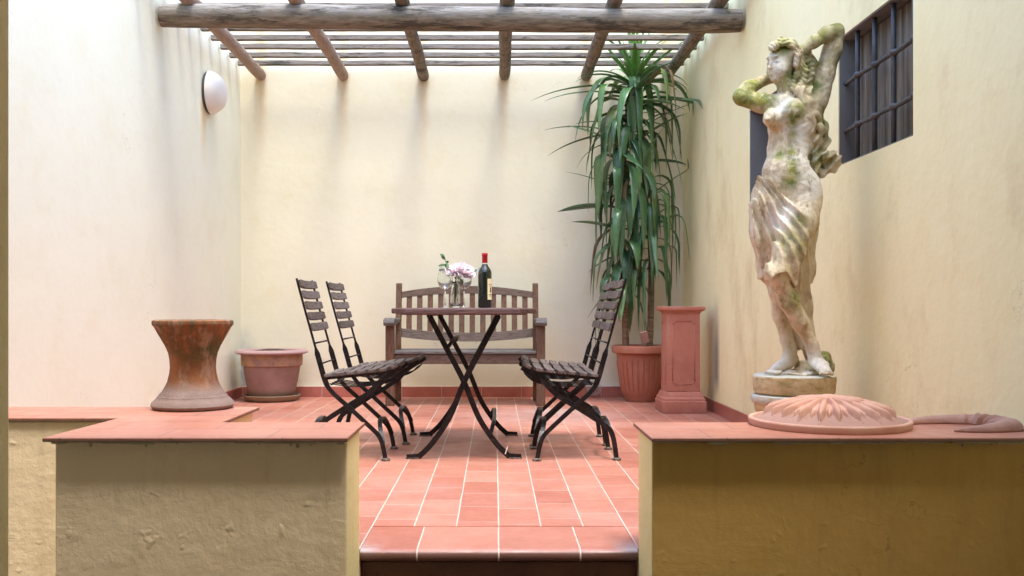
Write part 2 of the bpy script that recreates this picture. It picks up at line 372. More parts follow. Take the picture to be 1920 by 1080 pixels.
def wall_with_holes(name, holes, m):   # right wall in plane x=XR, thickness .25
    bm = B(); ys = [-2.5]; 
    hs = sorted(holes)
    y = -2.5
    for (a, b, z0, z1) in hs:
        box(bm, XR, XR+.3, y, a, -.5, HT); box(bm, XR, XR+.3, a, b, -.5, z0); box(bm, XR, XR+.3, a, b, z1, HT); y = b
    box(bm, XR, XR+.3, y, YB+.25, -.5, HT)
    return bm
s1, s2 = (1572-HX)/XR, (1712-HX)/XR
WA = (F/s2, F/s1, 1.382, 1.955)
s3 = (1405-HX)/XR
WB = (F/s3-.76, F/s3, 1.362, 1.94)
bm = wall_with_holes('w', [WA, WB], M_right)
bmesh.ops.remove_doubles(bm, verts=bm.verts, dist=1e-5)
wr = obj('courtyard_wall', bm, M_right)
tag(wr, 'cream plaster wall on the right with two barred windows, behind the statue', 'wall')
def window(W):
    y0, y1, z0, z1 = W
    wn = empty('window'); wn.parent = wr
    t = .075 if W is WA else .15
    bo = .03 if W is WA else .11
    bm = B()
    for (a, b, c, d) in ((y0, y0+.006, z0, z1), (y1-.006, y1, z0, z1)): box(bm, XR+.004, XR+t+.05, a, b, c, d)
    for (c, d) in ((z0, z0+.006), (z1-.006, z1)): box(bm, XR+.004, XR+t+.05, y0+.006, y1-.006, c, d)
    obj('reveal', bm, M_grey, wn)
    bm = B(); box(bm, XR+t+.012, XR+t+.02, y0+.006, y1-.006, z0+.006, z1-.006); obj('pane', bm, M_pane, wn)
    bm = B(); x = XR+t
    yy, zz = y1-y0, z1-z0; stp = .013
    nn = int((yy+zz)/stp)
    for i in range(nn):
        q = i*stp
        for sgn in (0, 1):
            a = (max(0, q-zz), min(q, zz)); b = (min(q, yy), max(0, q-yy))
            ya, yb = (a[0], b[0]) if not sgn else (yy-a[0], yy-b[0])
            p, q2 = Vector((x+sgn*.0015, y0+ya, z0+a[1])), Vector((x+sgn*.0015, y0+yb, z0+b[1]))
            if (p-q2).length > .02: tube(bm, [p, q2], .0008, 3, False)
    obj('wire_screen', bm, M_wire, wn)
    xb = XR+bo
    sp = yy/4.6
    for i in range(4):
        y = y0+.055+i*(yy-.055-.15)/3
        bm = B(); tube(bm, [(xb, y, z0-.0), (xb, y, z0+zz*.3), (xb, y, z0+zz*.7), (xb, y, z1)], .0105, 10)
        obj('bar', bm, M_bar, wn, smooth=True)
    for z in (z0+.158, z0+.372):
        bm = B(); P = []; R = []
        n = 60
        for j in range(n+1):
            y = y0+yy*j/n; bul = 0
            for i in range(4):
                yb = y0+.055+i*(yy-.055-.15)/3; bul = max(bul, math.exp(-((y-yb)/.017)**2))
            P.append((xb, y, z+.002*math.sin(y*23))); R.append(.0095+.0085*bul)
        tube(bm, P, R, 10); obj('cross_bar', bm, M_bar, wn, smooth=True)
window(WA); window(WB)
bm = B(); box(bm, XR-.013, XR-.0005, 3.275, YB-.001, 0, .085); obj('skirting', bm, M_skirt, wr, bevel=.003)
bm = B(); box(bm, XL-.25, XR, YB, YB+.25, -.5, 3.38); wb = obj('courtyard_wall', bm, M_back)
tag(wb, 'pale cream plaster wall behind the slatted bench, at the end of the terrace', 'wall')
def skirt_run(x0, x1, y0, y1, parent, n):
    bm = B()
    for i in range(n):
        a, b = x0+(x1-x0)*i/n, x0+(x1-x0)*(i+1)/n
        box(bm, a+.0015, b-.0015, y0, y1, 0, .086+.001*(i % 2))
    obj('skirting', bm, M_skirt, parent, bevel=.003)
    bm = B(); box(bm, x0, x1, y0+.003, y1, 0, .089); obj('skirting_joint', bm, simple('joint_mortar', (.6, .52, .46), (.7, .6, .55)), parent)
skirt_run(XL+.016, XR-.016, YB-.014, YB-.0005, wb, 11)
bm = B(); box(bm, XL-.25, XL, -2.5, YB, -.5, 3.35); wl = obj('courtyard_wall', bm, M_left)
tag(wl, 'off-white plaster wall on the left that carries the round lamp', 'wall')
bm = B(); box(bm, XL+.0005, XL+.014, 3.6, YB-.001, 0, .085); obj('skirting', bm, M_skirt, wl, bevel=.003)
# low walls ----------------------------------------------------------------
yc0, yc1 = F/673, F/593         # cap front/back
yw0, yw1 = F/664, F/608
def capped(name, body, cap, mb, label):
    t = empty(name, (0, 0, 0), label, 'low wall')
    bm = B(); prism(bm, body, -.5, ZC-.0125); wbd = obj('wall_body', bm, mb, t, bevel=.006)
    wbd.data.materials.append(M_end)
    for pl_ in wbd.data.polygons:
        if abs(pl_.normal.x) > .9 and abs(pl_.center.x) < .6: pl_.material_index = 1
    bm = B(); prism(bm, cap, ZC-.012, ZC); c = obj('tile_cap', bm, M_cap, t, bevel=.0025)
    return t
ya0, ya1 = F/571, 3.50
lb = [(-1.243, yw0), (-.4175, yw0), (-.4175, yw1), (-.875, yw1), (-.875, ya1-.03), (XL, ya1-.03), (XL, ya0+.012), (-1.243, ya0+.012)]
lc = [(-1.262, yc0), (-.411, yc0), (-.411, yc1), (-.865, yc1), (-.858, ya1), (XL, ya1), (XL, ya0), (-1.235, ya0)]
lwl = capped('low_wall', lb, lc, M_low, 'stepped ochre low wall with pink tile top, carrying the waisted pot')
rb = [(.4425, yw0), (XR, yw0), (XR, yw1), (.4425, yw1)]
rc = [(.437, yc0), (XR, yc0), (XR, yc1), (.437, yc1)]
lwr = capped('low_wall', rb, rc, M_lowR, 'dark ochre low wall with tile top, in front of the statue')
# ragged mortar bed under the cap edges
M_mort = simple('mortar', (.40, .30, .18), (.55, .45, .30), 20, .9, .8, .006)
random.seed(3)
for (x0, x1, par) in ((-1.24, -.42, lwl), (.445, XR, lwr)):
    bm = B(); x = x0
    while x < x1-.01:
        wdt = min(random.uniform(.02, .09), x1-x)
        hh = random.uniform(.003, .0075); d = random.uniform(.0, .006)
        if random.random() < .78: box(bm, x, x+wdt, yc0+.004+d, yw0+.01, ZC-.0125-hh, ZC-.0122)
        x += wdt+.0005
    for i in range(9):
        xx = random.uniform(x0+.03, x1-.03); box(bm, xx, xx+.004, yw0-.006, yw0+.005, ZC-.0125-random.uniform(.008, .02), ZC-.0124)
    obj('mortar_bed', bm, M_mort, par, bevel=.001)
# porch the camera stands in
bm = B(); box(bm, -.80, -(HX-24)/1650*1.0, .9, 1.09, -.5, 2.5)
tag(obj('doorway_jamb', bm, M_jamb, bevel=.01), 'shaded brown plaster door jamb at the left edge of the picture', 'door jamb')
bm = B(); box(bm, XL, XR, -2.5, 1.95, 2.5, 2.75); tag(obj('porch_ceiling', bm, M_room), 'plaster ceiling of the porch over the doorway', 'ceiling')
bm = B(); box(bm, XL-.25, XR+.3, -2.75, -2.5, -.5, 2.75); tag(obj('porch_wall', bm, M_room), 'plaster wall at the back of the porch behind the doorway', 'wall')

# ================================================================ PERGOLA
pg = empty('pergola', (0, 6.5, 2.5), 'rough log pergola with thin cross battens, spanning wall to wall over the terrace', 'pergola')
def P_(v): return (v[0], v[1]-6.5, v[2]-2.5)
def log(name, p0, p1, r, m, seed, n=14, amp=.06, rings=26):
    random.seed(seed); bm = B(); P = []; R = []
    p0, p1 = Vector(p0), Vector(p1)
    for i in range(rings+1):
        t = i/rings; p = p0.lerp(p1, t)
        p += Vector((mnoise.noise(Vector((t*2.3, seed, 0))), mnoise.noise(Vector((t*2.3, seed, 9))), mnoise.noise(Vector((t*2.1, seed, 5)))))*r*.22
        P.append(P_(p)); R.append(r*(1+amp*mnoise.noise(Vector((t*7, seed*3.1, 1)))))
    R[0] *= .94; R[-1] *= .94
    tube(bm, P, R, n); return obj(name, bm, m, pg, auto=60)
yb = F/301; ZBm = 2.537
log('beam', (XL+.012, yb, ZBm+.022), (XR-.012, yb, ZBm-.012), .074, M_logx, 1.7, 20, .05)
for i, x in enumerate(RX):
    log('rafter', (x*1.0, YB-.01, 2.652), (x*.985, 5.55, 2.66), .047, M_rafter if i < 2 else M_logy, i+2.3, 12, .10)
for j in range(10):
    y = 7.79-j*.245
    bm = B(); n = 24; prev = None
    for i in range(n+1):
        x = XL+.015+(XR-XL-.03)*i/n; o = .004*mnoise.noise(Vector((x*2, j*3.3, 0))); th = .019+.003*mnoise.noise(Vector((x*9, j, 4)))
        zc = 2.722+o
        ring = [bm.verts.new(P_((x, y-.022, zc-th/1))), bm.verts.new(P_((x, y+.022, zc-th))), bm.verts.new(P_((x, y+.022, zc+th))), bm.verts.new(P_((x, y-.022, zc+th)))]
        if prev:
            for q in range(4): bm.faces.new((prev[q], prev[(q+1) % 4], ring[(q+1) % 4], ring[q]))
        else: bm.faces.new(ring[::-1])
        prev = ring
    bm.faces.new(prev); obj('batten', bm, M_slatr, pg, bevel=.004)

# wall lamp
lp = empty('wall_lamp', (XL, F/256.5, .75+400/256.5), 'round white dome lamp high on the left wall', 'lamp')
rot = Matrix.Rotation(PI/2, 4, 'Y')
def lathe_x(name, prof, m):
    bm = B(); lathe(bm, prof, 48); bmesh.ops.transform(bm, matrix=rot, verts=bm.verts); return obj(name, bm, m, lp, auto=40)
lathe_x('backplate', [(.146, .001), (.151, .003), (.152, .014), (.147, .017)], M_lampb)
lathe_x('diffuser', [(.149, .0172), (.156, .022), (.155, .036), (.149, .050), (.132, .078), (.108, .106), (.08, .122), (.05, .132), (.02, .137), (0, .138)], M_opal)

# ================================================================ BENCH
def bench():
    s = 250; cy0 = F/250; cyb = F/236.5
    t = empty('garden_bench', (-.222, cy0, 0), 'weathered wooden garden bench with arched slatted back against the end wall', 'bench')
    W = .60; D = cyb-cy0
    Mz, Mx = M_slatz, M_slatx
    for sx in (-1, 1):
        bm = B(); box(bm, sx*(W-.033)-.033, sx*(W-.033)+.033, 0, .06, 0, .60); obj('leg', bm, Mz, t, bevel=.005)
        bm = B()
        prism(bm, [(D-.03, 0), (D+.03, 0), (D+.03, .45), (D+.10, .925), (D+.085, .935), (D+.05, .93), (D-.03, .45)], sx*(W-.055)-.022, sx*(W-.055)+.022, 'x')
        obj('leg', bm, Mz, t, bevel=.004)
        bm = B()
        prism(bm, [(-.045, .602), (-.06, .625), (-.045, .65), (.0, .662), (.2, .65), (D+.02, .655), (D+.02, .625), (.2, .615), (.05, .602)], sx*(W-.032)-.042, sx*(W-.032)+.042, 'x')
        obj('armrest', bm, M_seatw, t, bevel=.006)
        bm = B(); box(bm, sx*(W-.035)-.018, sx*(W-.035)+.018, .06, D-.03, .31, .385); box(bm, sx*(W-.035)-.015, sx*(W-.035)+.015, .06, D-.03, .12, .165); obj('side_rail', bm, Mx, t, bevel=.003)
    bm = B(); box(bm, -W+.067, W-.067, .005, .035, .315, .386); obj('apron', bm, Mx, t, bevel=.003)
    bm = B(); box(bm, -W+.067, W-.067, D-.03, D-.005, .315, .38); obj('rear_rail', bm, Mx, t, bevel=.003)
    for i in range(5):
        bm = B(); y = -.008+i*.098; z = .392-.008*math.sin(i/4*PI); box(bm, -W+.03 if i > 0 else -W+.067, W-.03 if i > 0 else W-.067, y, y+.083, z, z+.02); obj('seat_slat', bm, M_seatw, t, bevel=.004)
    def curved(name, f0, f1, y, th):
        bm = B(); n = 24; prev = None
        for i in range(n+1):
            u = -1+2*i/n; x = u*(W-.078)
            z0, z1 = f0(u), f1(u)
            def yy(z): return D+.0+(z-.45)*.147+y
            ring = [bm.verts.new((x, yy(z0)-th, z0)), bm.verts.new((x, yy(z0)+th, z0)), bm.verts.new((x, yy(z1)+th, z1)), bm.verts.new((x, yy(z1)-th, z1))]
            if prev:
                for q in range(4): bm.faces.new((prev[q], prev[(q+1) % 4], ring[(q+1) % 4], ring[q]))
            else: bm.faces.new(ring[::-1])
            prev = ring
        bm.faces.new(prev); return obj(name, bm, Mx, t, bevel=.003)
    curved('top_rail', lambda u: .815+.035*(1-u*u), lambda u: .865+.047*(1-u*u), 0, .014)
    curved('lower_rail', lambda u: .505-.035*(1-u*u), lambda u: .575-.035*(1-u*u), 0, .014)
    for i in range(12):
        u = -1+2*(i+1)/13; x = u*(W-.055)
        uu = x/(W-.078); z0, z1 = .57-.036*(1-uu*uu), .82+.035*(1-uu*uu)
        bm = B(); ring = []
        prism(bm, [(D-.007+(z0-.45)*.147, z0), (D+.007+(z0-.45)*.147, z0), (D+.007+(z1-.45)*.147, z1), (D-.007+(z1-.45)*.147, z1)], x-.0215, x+.0215, 'x')
        obj('back_slat', bm, Mz, t, bevel=.002)
    return t
bench()

# ================================================================ CHAIRS (local: +x = forward, y=0 near side, y=.42 far side)
CW = .42
A_ = [(-.431, .885), (-.395, .75), (-.356, .61), (-.322, .49), (-.292, .388), (-.26, .335), (-.18, .262), (-.08, .17), (-.032, .121), (-.012, .07), (0, .006)]
B_ = [(.075, .452), (.035, .425), (-.027, .385), (-.095, .318), (-.186, .262), (-.285, .20), (-.352, .152), (-.374, .098), (-.387, .006)]
def chair():
    t = empty('folding_chair', (0, 0, 0))
    def wA(u): return .011 if u < .27 else (.026 if u < .44 else .022)
    for y0 in (.012, CW-.018):
        bm = B(); flat_bar(bm, A_, wA, y0, y0+.006 if y0 < .2 else y0+.006)
        tube(bm, [(-.186, y0-.004, .262), (-.186, y0+.01, .262)], .008, 8)
        for (x, z) in ((-.03, .118), (-.014, .075), (-.35, .585)): tube(bm, [(x, y0-.003, z), (x, y0+.002, z)], .005, 6)
        leg = obj('leg', bm, M_iron, t, bevel=.0015)
        bm = B(); lathe(bm, [(.018, 0), (.022, .003), (.022, .008), (.012, .014)], 16, 0.002, y0+.003, 0); obj('foot', bm, M_foot, leg, auto=40)
    for y0 in (.034, CW-.040):
        bm = B(); flat_bar(bm, B_, .024, y0, y0+.006)
        for (x, z) in ((-.355, .145), (-.372, .1)): tube(bm, [(x, y0-.003, z), (x, y0+.002, z)], .005, 6)
        leg = obj('leg', bm, M_iron, t, bevel=.0015)
        bm = B(); lathe(bm, [(.018, 0), (.022, .003), (.022, .008), (.012, .014)], 16, -.388, y0+.003, 0); obj('foot', bm, M_foot, leg, auto=40)
    # arched stretchers
    for (x, z, ya, yb_, h) in ((-.012, .085, .018, CW-.018, .10), (-.375, .10, .040, CW-.040, .09)):
        bm = B(); n = 20; prev = None
        for i in range(n+1):
            u = i/n; y = ya+(yb_-ya)*u; q = 1-abs(2*u-1)**3.2
            zz = z+h*q; xx = x-.03*q if x > -.1 else x+.03*q
            tt = .0035
            ring = [bm.verts.new((xx-.011, y, zz-tt)), bm.verts.new((xx+.011, y, zz-tt)), bm.verts.new((xx+.011, y, zz+tt)), bm.verts.new((xx-.011, y, zz+tt))]
            if prev:
                for k_ in range(4): bm.faces.new((prev[k_], prev[(k_+1) % 4], ring[(k_+1) % 4], ring[k_]))
            else: bm.faces.new(ring[::-1])
            prev = ring
        bm.faces.new(prev); obj('stretcher', bm, M_iron, t)
    # seat rails + rods + under-seat wires
    seatc = lambda x: .405+ (x+.30)*.10 + max(0, x+.02)**2*2.6
    for y0 in (.026, CW-.032):
        bm = B(); flat_bar(bm, [(-.30, .398), (-.2, seatc(-.2)-.008), (-.1, seatc(-.1)-.008), (0, seatc(0)-.008), (.07, seatc(.07)-.008)], .014, y0, y0+.005); obj('seat_rail', bm, M_iron, t)
    for z, x in ((.57, -.345), (.47, -.316), (.37, -.262), (.392, -.02), (.262, -.186)):
        bm = B(); tube(bm, [(x, .012, z), (x, CW-.012, z)], .0045, 8)
        obj('cross_rod', bm, M_iron, t, smooth=True)
    for q, y in enumerate((.07, .14, .21, .28, .35)):
        bm = B(); tube(bm, smooth_path([(-.28, y, .37), (-.15, y, .355), (0, y, .375), (.06, y, .42)]), .0028, 6)
        obj('spring_wire', bm, M_iron, t, smooth=True)
    # seat slats
    xs = [-.278+i*.0535 for i in range(7)]
    for i, x in enumerate(xs):
        z = seatc(x); a = math.atan2(seatc(x+.01)-seatc(x-.01), .02)
        M = Matrix.Translation((x, 0, z+.008)) @ Matrix.Rotation(-a, 4, 'Y')
        bm = B(); hw = .0205 if i < 6 else .018
        n = 8; prev = None
        for j in range(n+1):
            y = CW*j/n; dz = -.006*math.sin(PI*j/n)
            e = .003 if j in (0, n) else 0
            ring = [bm.verts.new(M @ Vector(p)) for p in ((-hw+e, y, -.011+e+dz), (hw-e, y, -.011+e+dz), (hw-e, y, .010-e+dz), (-hw+e, y, .010-e+dz))]
            if prev:
                for k_ in range(4): bm.faces.new((prev[k_], prev[(k_+1) % 4], ring[(k_+1) % 4], ring[k_]))
            else: bm.faces.new(ring[::-1])
            prev = ring
        bm.faces.new(prev); obj('seat_slat', bm, M_slaty, t, bevel=.003)
    for z in (.861, .809, .756, .703, .65):
        u = (.885-z)/(.885-.61); x = -.431+u*(.431-.356)+.014
        M = Matrix.Translation((x, 0, z)) @ Matrix.Rotation(math.radians(-15), 4, 'Y')
        bm = B(); n = 10; prev = None
        for j in range(n+1):
            y = CW*j/n; dx = -.014*math.sin(PI*j/n); e = .003 if j in (0, n) else 0; hh = .0205
            ring = [bm.verts.new(M @ Vector(p)) for p in ((dx-.008+e, y, -hh+e), (dx+.008-e, y, -hh+e), (dx+.008-e, y, hh-e), (dx-.008+e, y, hh-e))]
            if prev:
                for k_ in range(4): bm.faces.new((prev[k_], prev[(k_+1) % 4], ring[(k_+1) % 4], ring[k_]))
            else: bm.faces.new(ring[::-1])
            prev = ring
        bm.faces.new(prev); obj('back_slat', bm, M_slaty, t, bevel=.003)
    return t
ch = chair()
spots = [((722-HX)/388, 388, 1, 'nearer folding chair on the left side, its leg beside the left low wall end'),
         ((760-HX)/347, 347, 1, 'farther folding chair on the left side, nearer the bench'),
         ((1007.5-HX)/388, 388, -1, 'near folding chair on the right of the table, in front of its twin'),
         ((1003-HX)/351, 351, -1, 'far folding chair on the right of the table, nearer the potted yucca')]
for i, (x, s, d, lab) in enumerate(spots):
    c = ch if i == 0 else copy_tree(ch)
    if d == 1: c.location = (x, F/s, 0)
    else: c.location = (x, F/s+CW, 0); c.rotation_euler = (0, 0, PI)
    c.rotation_euler.z += (0, -.02, .0, -.012)[i]
    tag(c, lab, 'chair', 'slatted folding chairs round the table')

# ================================================================ TABLE
def table():
    TX = -.152; y0, y1 = 4.545, 5.70; yn, yf = F/381, F/324
    t = empty('folding_table', (TX, yn, 0), 'dark wood folding table with clipped corners on crossed iron legs', 'table')
    W = .352; c = .078; L0, L1 = y0-yn, y1-yn
    poly = [(-W+c, L0), (W-c, L0), (W, L0+.13), (W, L1-.13), (W-c, L1), (-W+c, L1), (-W, L1-.13), (-W, L0+.13)]
    z1, z0 = .7405, .708
    # rim pieces: front/back boards, side boards; inner lengthwise slats
    bm = B(); prism(bm, [(-W+c, L0), (W-c, L0), (W-c+.035, L0+.06), (-W+c-.035, L0+.06)], z0, z1); obj('end_board', bm, M_table, t, bevel=.008, seg=3)
    bm = B(); prism(bm, [(-W+c, L1), (W-c, L1), (W-c+.035, L1-.06), (-W+c-.035, L1-.06)], z0, z1); obj('end_board', bm, M_table, t, bevel=.008, seg=3)
    for sx in (-1, 1):
        bm = B(); prism(bm, [(sx*(W-c+.037), L0+.062), (sx*W, L0+.13), (sx*W, L1-.13), (sx*(W-c+.037), L1-.062)], z0+.006, z1-.001); obj('side_board', bm, M_table, t, bevel=.005)
    n = 9; ww = (2*(W-c+.03))/n
    for i in range(n):
        bm = B(); x = -(W-c+.03)+i*ww; box(bm, x+.003, x+ww-.003, L0+.063, L1-.063, z1-.02, z1-.0015); obj('top_slat', bm, M_table, t, bevel=.002)
    l1 = [(-.172, .705), (-.09, .549), (0.0, .376), (.072, .202), (.155, .078), (.214, .018), (.225, .012), (.282, .008)]
    for yy in (0, yf-yn):
        for sg in (1, -1):
            o = .006*sg
            bm = B(); flat_bar(bm, [(p[0]*sg+.0, p[1]) for p in l1], .027, yy+o-.004, yy+o+.004)
            for (x, z) in ((.095, .155), (.14, .092), (.19, .04), (-.165, .69), (-.09, .55)):
                tube(bm, [(x*sg, yy+o-.008, z), (x*sg, yy+o-.003, z)], .006, 6)
            lg = obj('leg', bm, M_iron, t, bevel=.0015)
            bm = B(); box(bm, min(.222*sg, .286*sg), max(.222*sg, .286*sg), yy+o-.014, yy+o+.014, 0, .006); obj('foot', bm, M_foot, lg, bevel=.002)
        bm = B(); tube(bm, [(0, yy-.014, .376), (0, yy+.014, .376)], .009, 8); obj('pivot', bm, M_iron, t)
    def arch(x, z, h, dx):
        bm = B(); n = 22; prev = None; D = yf-yn
        for i in range(n+1):
            u = i/n; q = 1-abs(2*u-1)**5
            xx = x+dx*q; zz = z+h*q; y = u*D
            ring = [bm.verts.new((xx-.010, y, zz-.003)), bm.verts.new((xx+.010, y, zz-.003)), bm.verts.new((xx+.010, y, zz+.003)), bm.verts.new((xx-.010, y, zz+.003))]
            if prev:
                for k_ in range(4): bm.faces.new((prev[k_], prev[(k_+1) % 4], ring[(k_+1) % 4], ring[k_]))
            else: bm.faces.new(ring[::-1])
            prev = ring
        bm.faces.new(prev); obj('stretcher', bm, M_iron, t)
    arch(-.085, .54, .045, .03); arch(.13, .12, .06, .02)
    bm = B()
    for x in (-.172, .172): tube(bm, [(x, L0+.08, .703), (x, L1-.08, .703)], .006, 8)
    obj('top_rail', bm, M_iron, t)
    # sheet of paper tape tied to the near foot
    bm = B(); M = Matrix.Translation((.205, -.02, .035)) @ Matrix.Rotation(.3, 4, 'Y'); box(bm, -.002, .003, -.001, .001, -.01, .028, M); obj('paper_tag', bm, M_opal, t)
    return t
table(); ZT = .7405

# glassware -------------------------------------------------------------
k = N('clear_glass'); M_glass = k.done((.97, .99, .98), .0, None, IOR=1.45, Transmission_Weight=1.0)
k = N('thin_glass'); M_thin = k.done((1, 1, 1), .0, None, IOR=1.12, Transmission_Weight=1.0)
def wine_glass(px, s, label, rz=0):
    p = at(px, 577, s); t = empty('wine_glass', (p.x, p.y, ZT), label, 'wine glass', 'empty wine glasses beside the vase')
    bm = B(); lathe(bm, [(.0, .0), (.034, .0), (.034, .0016), (.012, .004), (.004, .010), (.0033, .03), (.0035, .085), (.006, .094), (0, .096)], 40); 
    obj('stem', bm, M_glass, t, smooth=True)
    o_ = [(.004, .0962), (.016, .100), (.030, .112), (.040, .133), (.0425, .150), (.040, .172), (.0345, .198), (.0325, .210)]
    i_ = [(r-.0012, z+.0008) for r, z in o_[::-1]]; i_[0] = (.0315, .210)
    bm = B(); lathe(bm, o_+i_[:-1]+[(0, .0985)], 48); obj('bowl', bm, M_glass, t, smooth=True)
    return t
wine_glass(834.5, 345, 'empty balloon wine glass on the left of the vase')
wine_glass(870, 343, 'empty balloon wine glass between the vase and the wine bottle')
def vase():
    p = at(854, 577, 338); t = empty('flower_vase', (p.x, p.y, ZT), 'small clear glass vase with green stems in water', 'vase')
    o_ = [(.0, .0), (.024, .0), (.0275, .003), (.0285, .03), (.027, .07), (.0225, .10), (.021, .125), (.024, .145)]
    i_ = [(.0225, .145), (.0195, .125), (.021, .10), (.0255, .07), (.027, .03), (.025, .012), (0, .011)]
    bm = B(); lathe(bm, o_+i_, 48); obj('glass', bm, M_glass, t, smooth=True)
    return p
vp = vase()
k = N('petal'); geo = k.xyz(k.tc.outputs['Object'])
M_petal = k.done(k.mix(k.ramp(k.noise(25), .35, .65), (.86, .60, .66), (.93, .85, .86)), .7, None, Subsurface_Weight=.0)
M_petal2 = simple('petal_deep', (.72, .22, .28), (.8, .35, .4), 30, .7)
M_stem = simple('flower_stem', (.05, .12, .02), (.10, .18, .04), 20, .5)
M_leafg = simple('bouquet_leaf', (.06, .12, .04), (.10, .17, .07), 20, .5)
M_euc = simple('eucalyptus_leaf', (.16, .24, .24), (.24, .32, .32), 20, .6)
def flower(name, c, R, tilt, seed, label):
    random.seed(seed)
    t = empty(name, c, label, 'flower', 'cut flowers in the vase'); bm = B()
    for lay in range(6):
        n = 5+lay; rr = R*(.25+.15*lay); open_ = math.radians(8+lay*14)
        for i in range(n):
            a = 2*PI*i/n+lay*.7+random.uniform(-.2, .2); hw = .62; grid = []
            op = open_+random.uniform(-.12, .12)
            for v in range(6):
                row = []
                for u in range(-3, 4):
                    vv = v/5; ang = a+u/3*hw*(1-.25*vv)
                    rad = rr*(math.sin(min(vv*1.3+.1, 1.45))*math.sin(op+.35*math.sin(vv*2.2))+.05)
                    z = rr*(vv*1.15)*math.cos(op)+.004*math.sin(u*2.1+i+lay*2)*vv-abs(u/3)**2*.2*rr*vv
                    row.append(bm.verts.new(((rad)*math.cos(ang), (rad)*math.sin(ang), z)))
                grid.append(row)
            for v in range(5):
                for u in range(6): bm.faces.new((grid[v][u], grid[v][u+1], grid[v+1][u+1], grid[v+1][u]))
    bmesh.ops.transform(bm, matrix=Matrix.Rotation(tilt[1], 4, 'Y') @ Matrix.Rotation(tilt[0], 4, 'X'), verts=bm.verts)
    fl = obj('petals', bm, M_petal, t, smooth=True); return t
def vloc(px, py, dy=0): q = at(px, py, 338); return Vector((q.x, q.y+dy, q.z))
f1 = flower('cut_flower', vloc(857, 508, -.01), .058, (.45, -.35), 2, 'pale pink peony leaning left in the vase')
f2 = flower('cut_flower', vloc(870, 511, -.02), .062, (.55, .45), 4, 'white-pink full peony leaning right in the vase')
def stems(par, px, py):
    base = Vector((vp.x, vp.y, ZT+.02)); bm = B()
    tip = vloc(px, py); tube(bm, [p-par.location for p in smooth_path([base+Vector((random.uniform(-.01, .01), 0, 0)), base+Vector((random.uniform(-.008, .008), 0, .09)), (base+Vector((0, 0, .12))).lerp(tip, .4), tip])], .0026, 6)
    obj('stem', bm, M_stem, par, smooth=True)
stems(f1, 857, 510); stems(f2, 869, 512)
def sprig(label, path, leaves, m, lw, ll, seed, name='leaf_sprig', bud=False):
    random.seed(seed); P = [vloc(*p) for p in path]; base = Vector((vp.x, vp.y, ZT+.03))
    t = empty(name, base, label, 'foliage', 'greenery in the vase'); P = smooth_path([base, base+Vector((0, 0, .08))]+P, 5)
    bm = B(); tube(bm, [p-base for p in P], .0015, 5); obj('stem', bm, M_stem, t)
    bm = B(); n = len(P)
    for i in range(leaves):
        p = P[int(n*.55+(n*.45-1)*i/max(1, leaves-1))]-base; d = Vector((random.uniform(-1, 1), random.uniform(-.6, .6), random.uniform(-.3, 1))).normalized()
        sd = d.cross(Vector((0, -1, .2))).normalized(); L = ll*random.uniform(.7, 1.2)
        pts = []
        for a, b in ((0, 0), (.3, .8), (.6, 1), (.85, .6), (1, 0), (.85, -.6), (.6, -1), (.3, -.8)): pts.append(bm.verts.new(p+d*L*a+sd*lw*b+Vector((0, .002*abs(b), -.01*a*a))))
        bm.faces.new(pts)
    o = obj('leaf', bm, m, t); so = o.modifiers.new('s', 'SOLIDIFY'); so.thickness = .0006
    return t
sprig('green leaf sprig on the left of the peonies', [(846, 525), (838, 508), (836, 494), (834, 482)], 10, M_leafg, .008, .04, 5)
sprig('pale lily bud and leaves on the left side of the vase', [(848, 530), (839, 512), (830, 503)], 5, simple('bud', (.55, .6, .42), (.7, .72, .6), 9), .008, .03, 8, 'bud_sprig')
sprig('grey-green eucalyptus sprig reaching right towards the bottle', [(862, 530), (874, 520), (888, 511), (898, 504)], 16, M_euc, .005, .02, 6, 'eucalyptus_sprig')
sprig('dark green leaves under the right-hand peony', [(858, 528), (866, 518), (876, 517)], 8, M_leafg, .011, .045, 9)
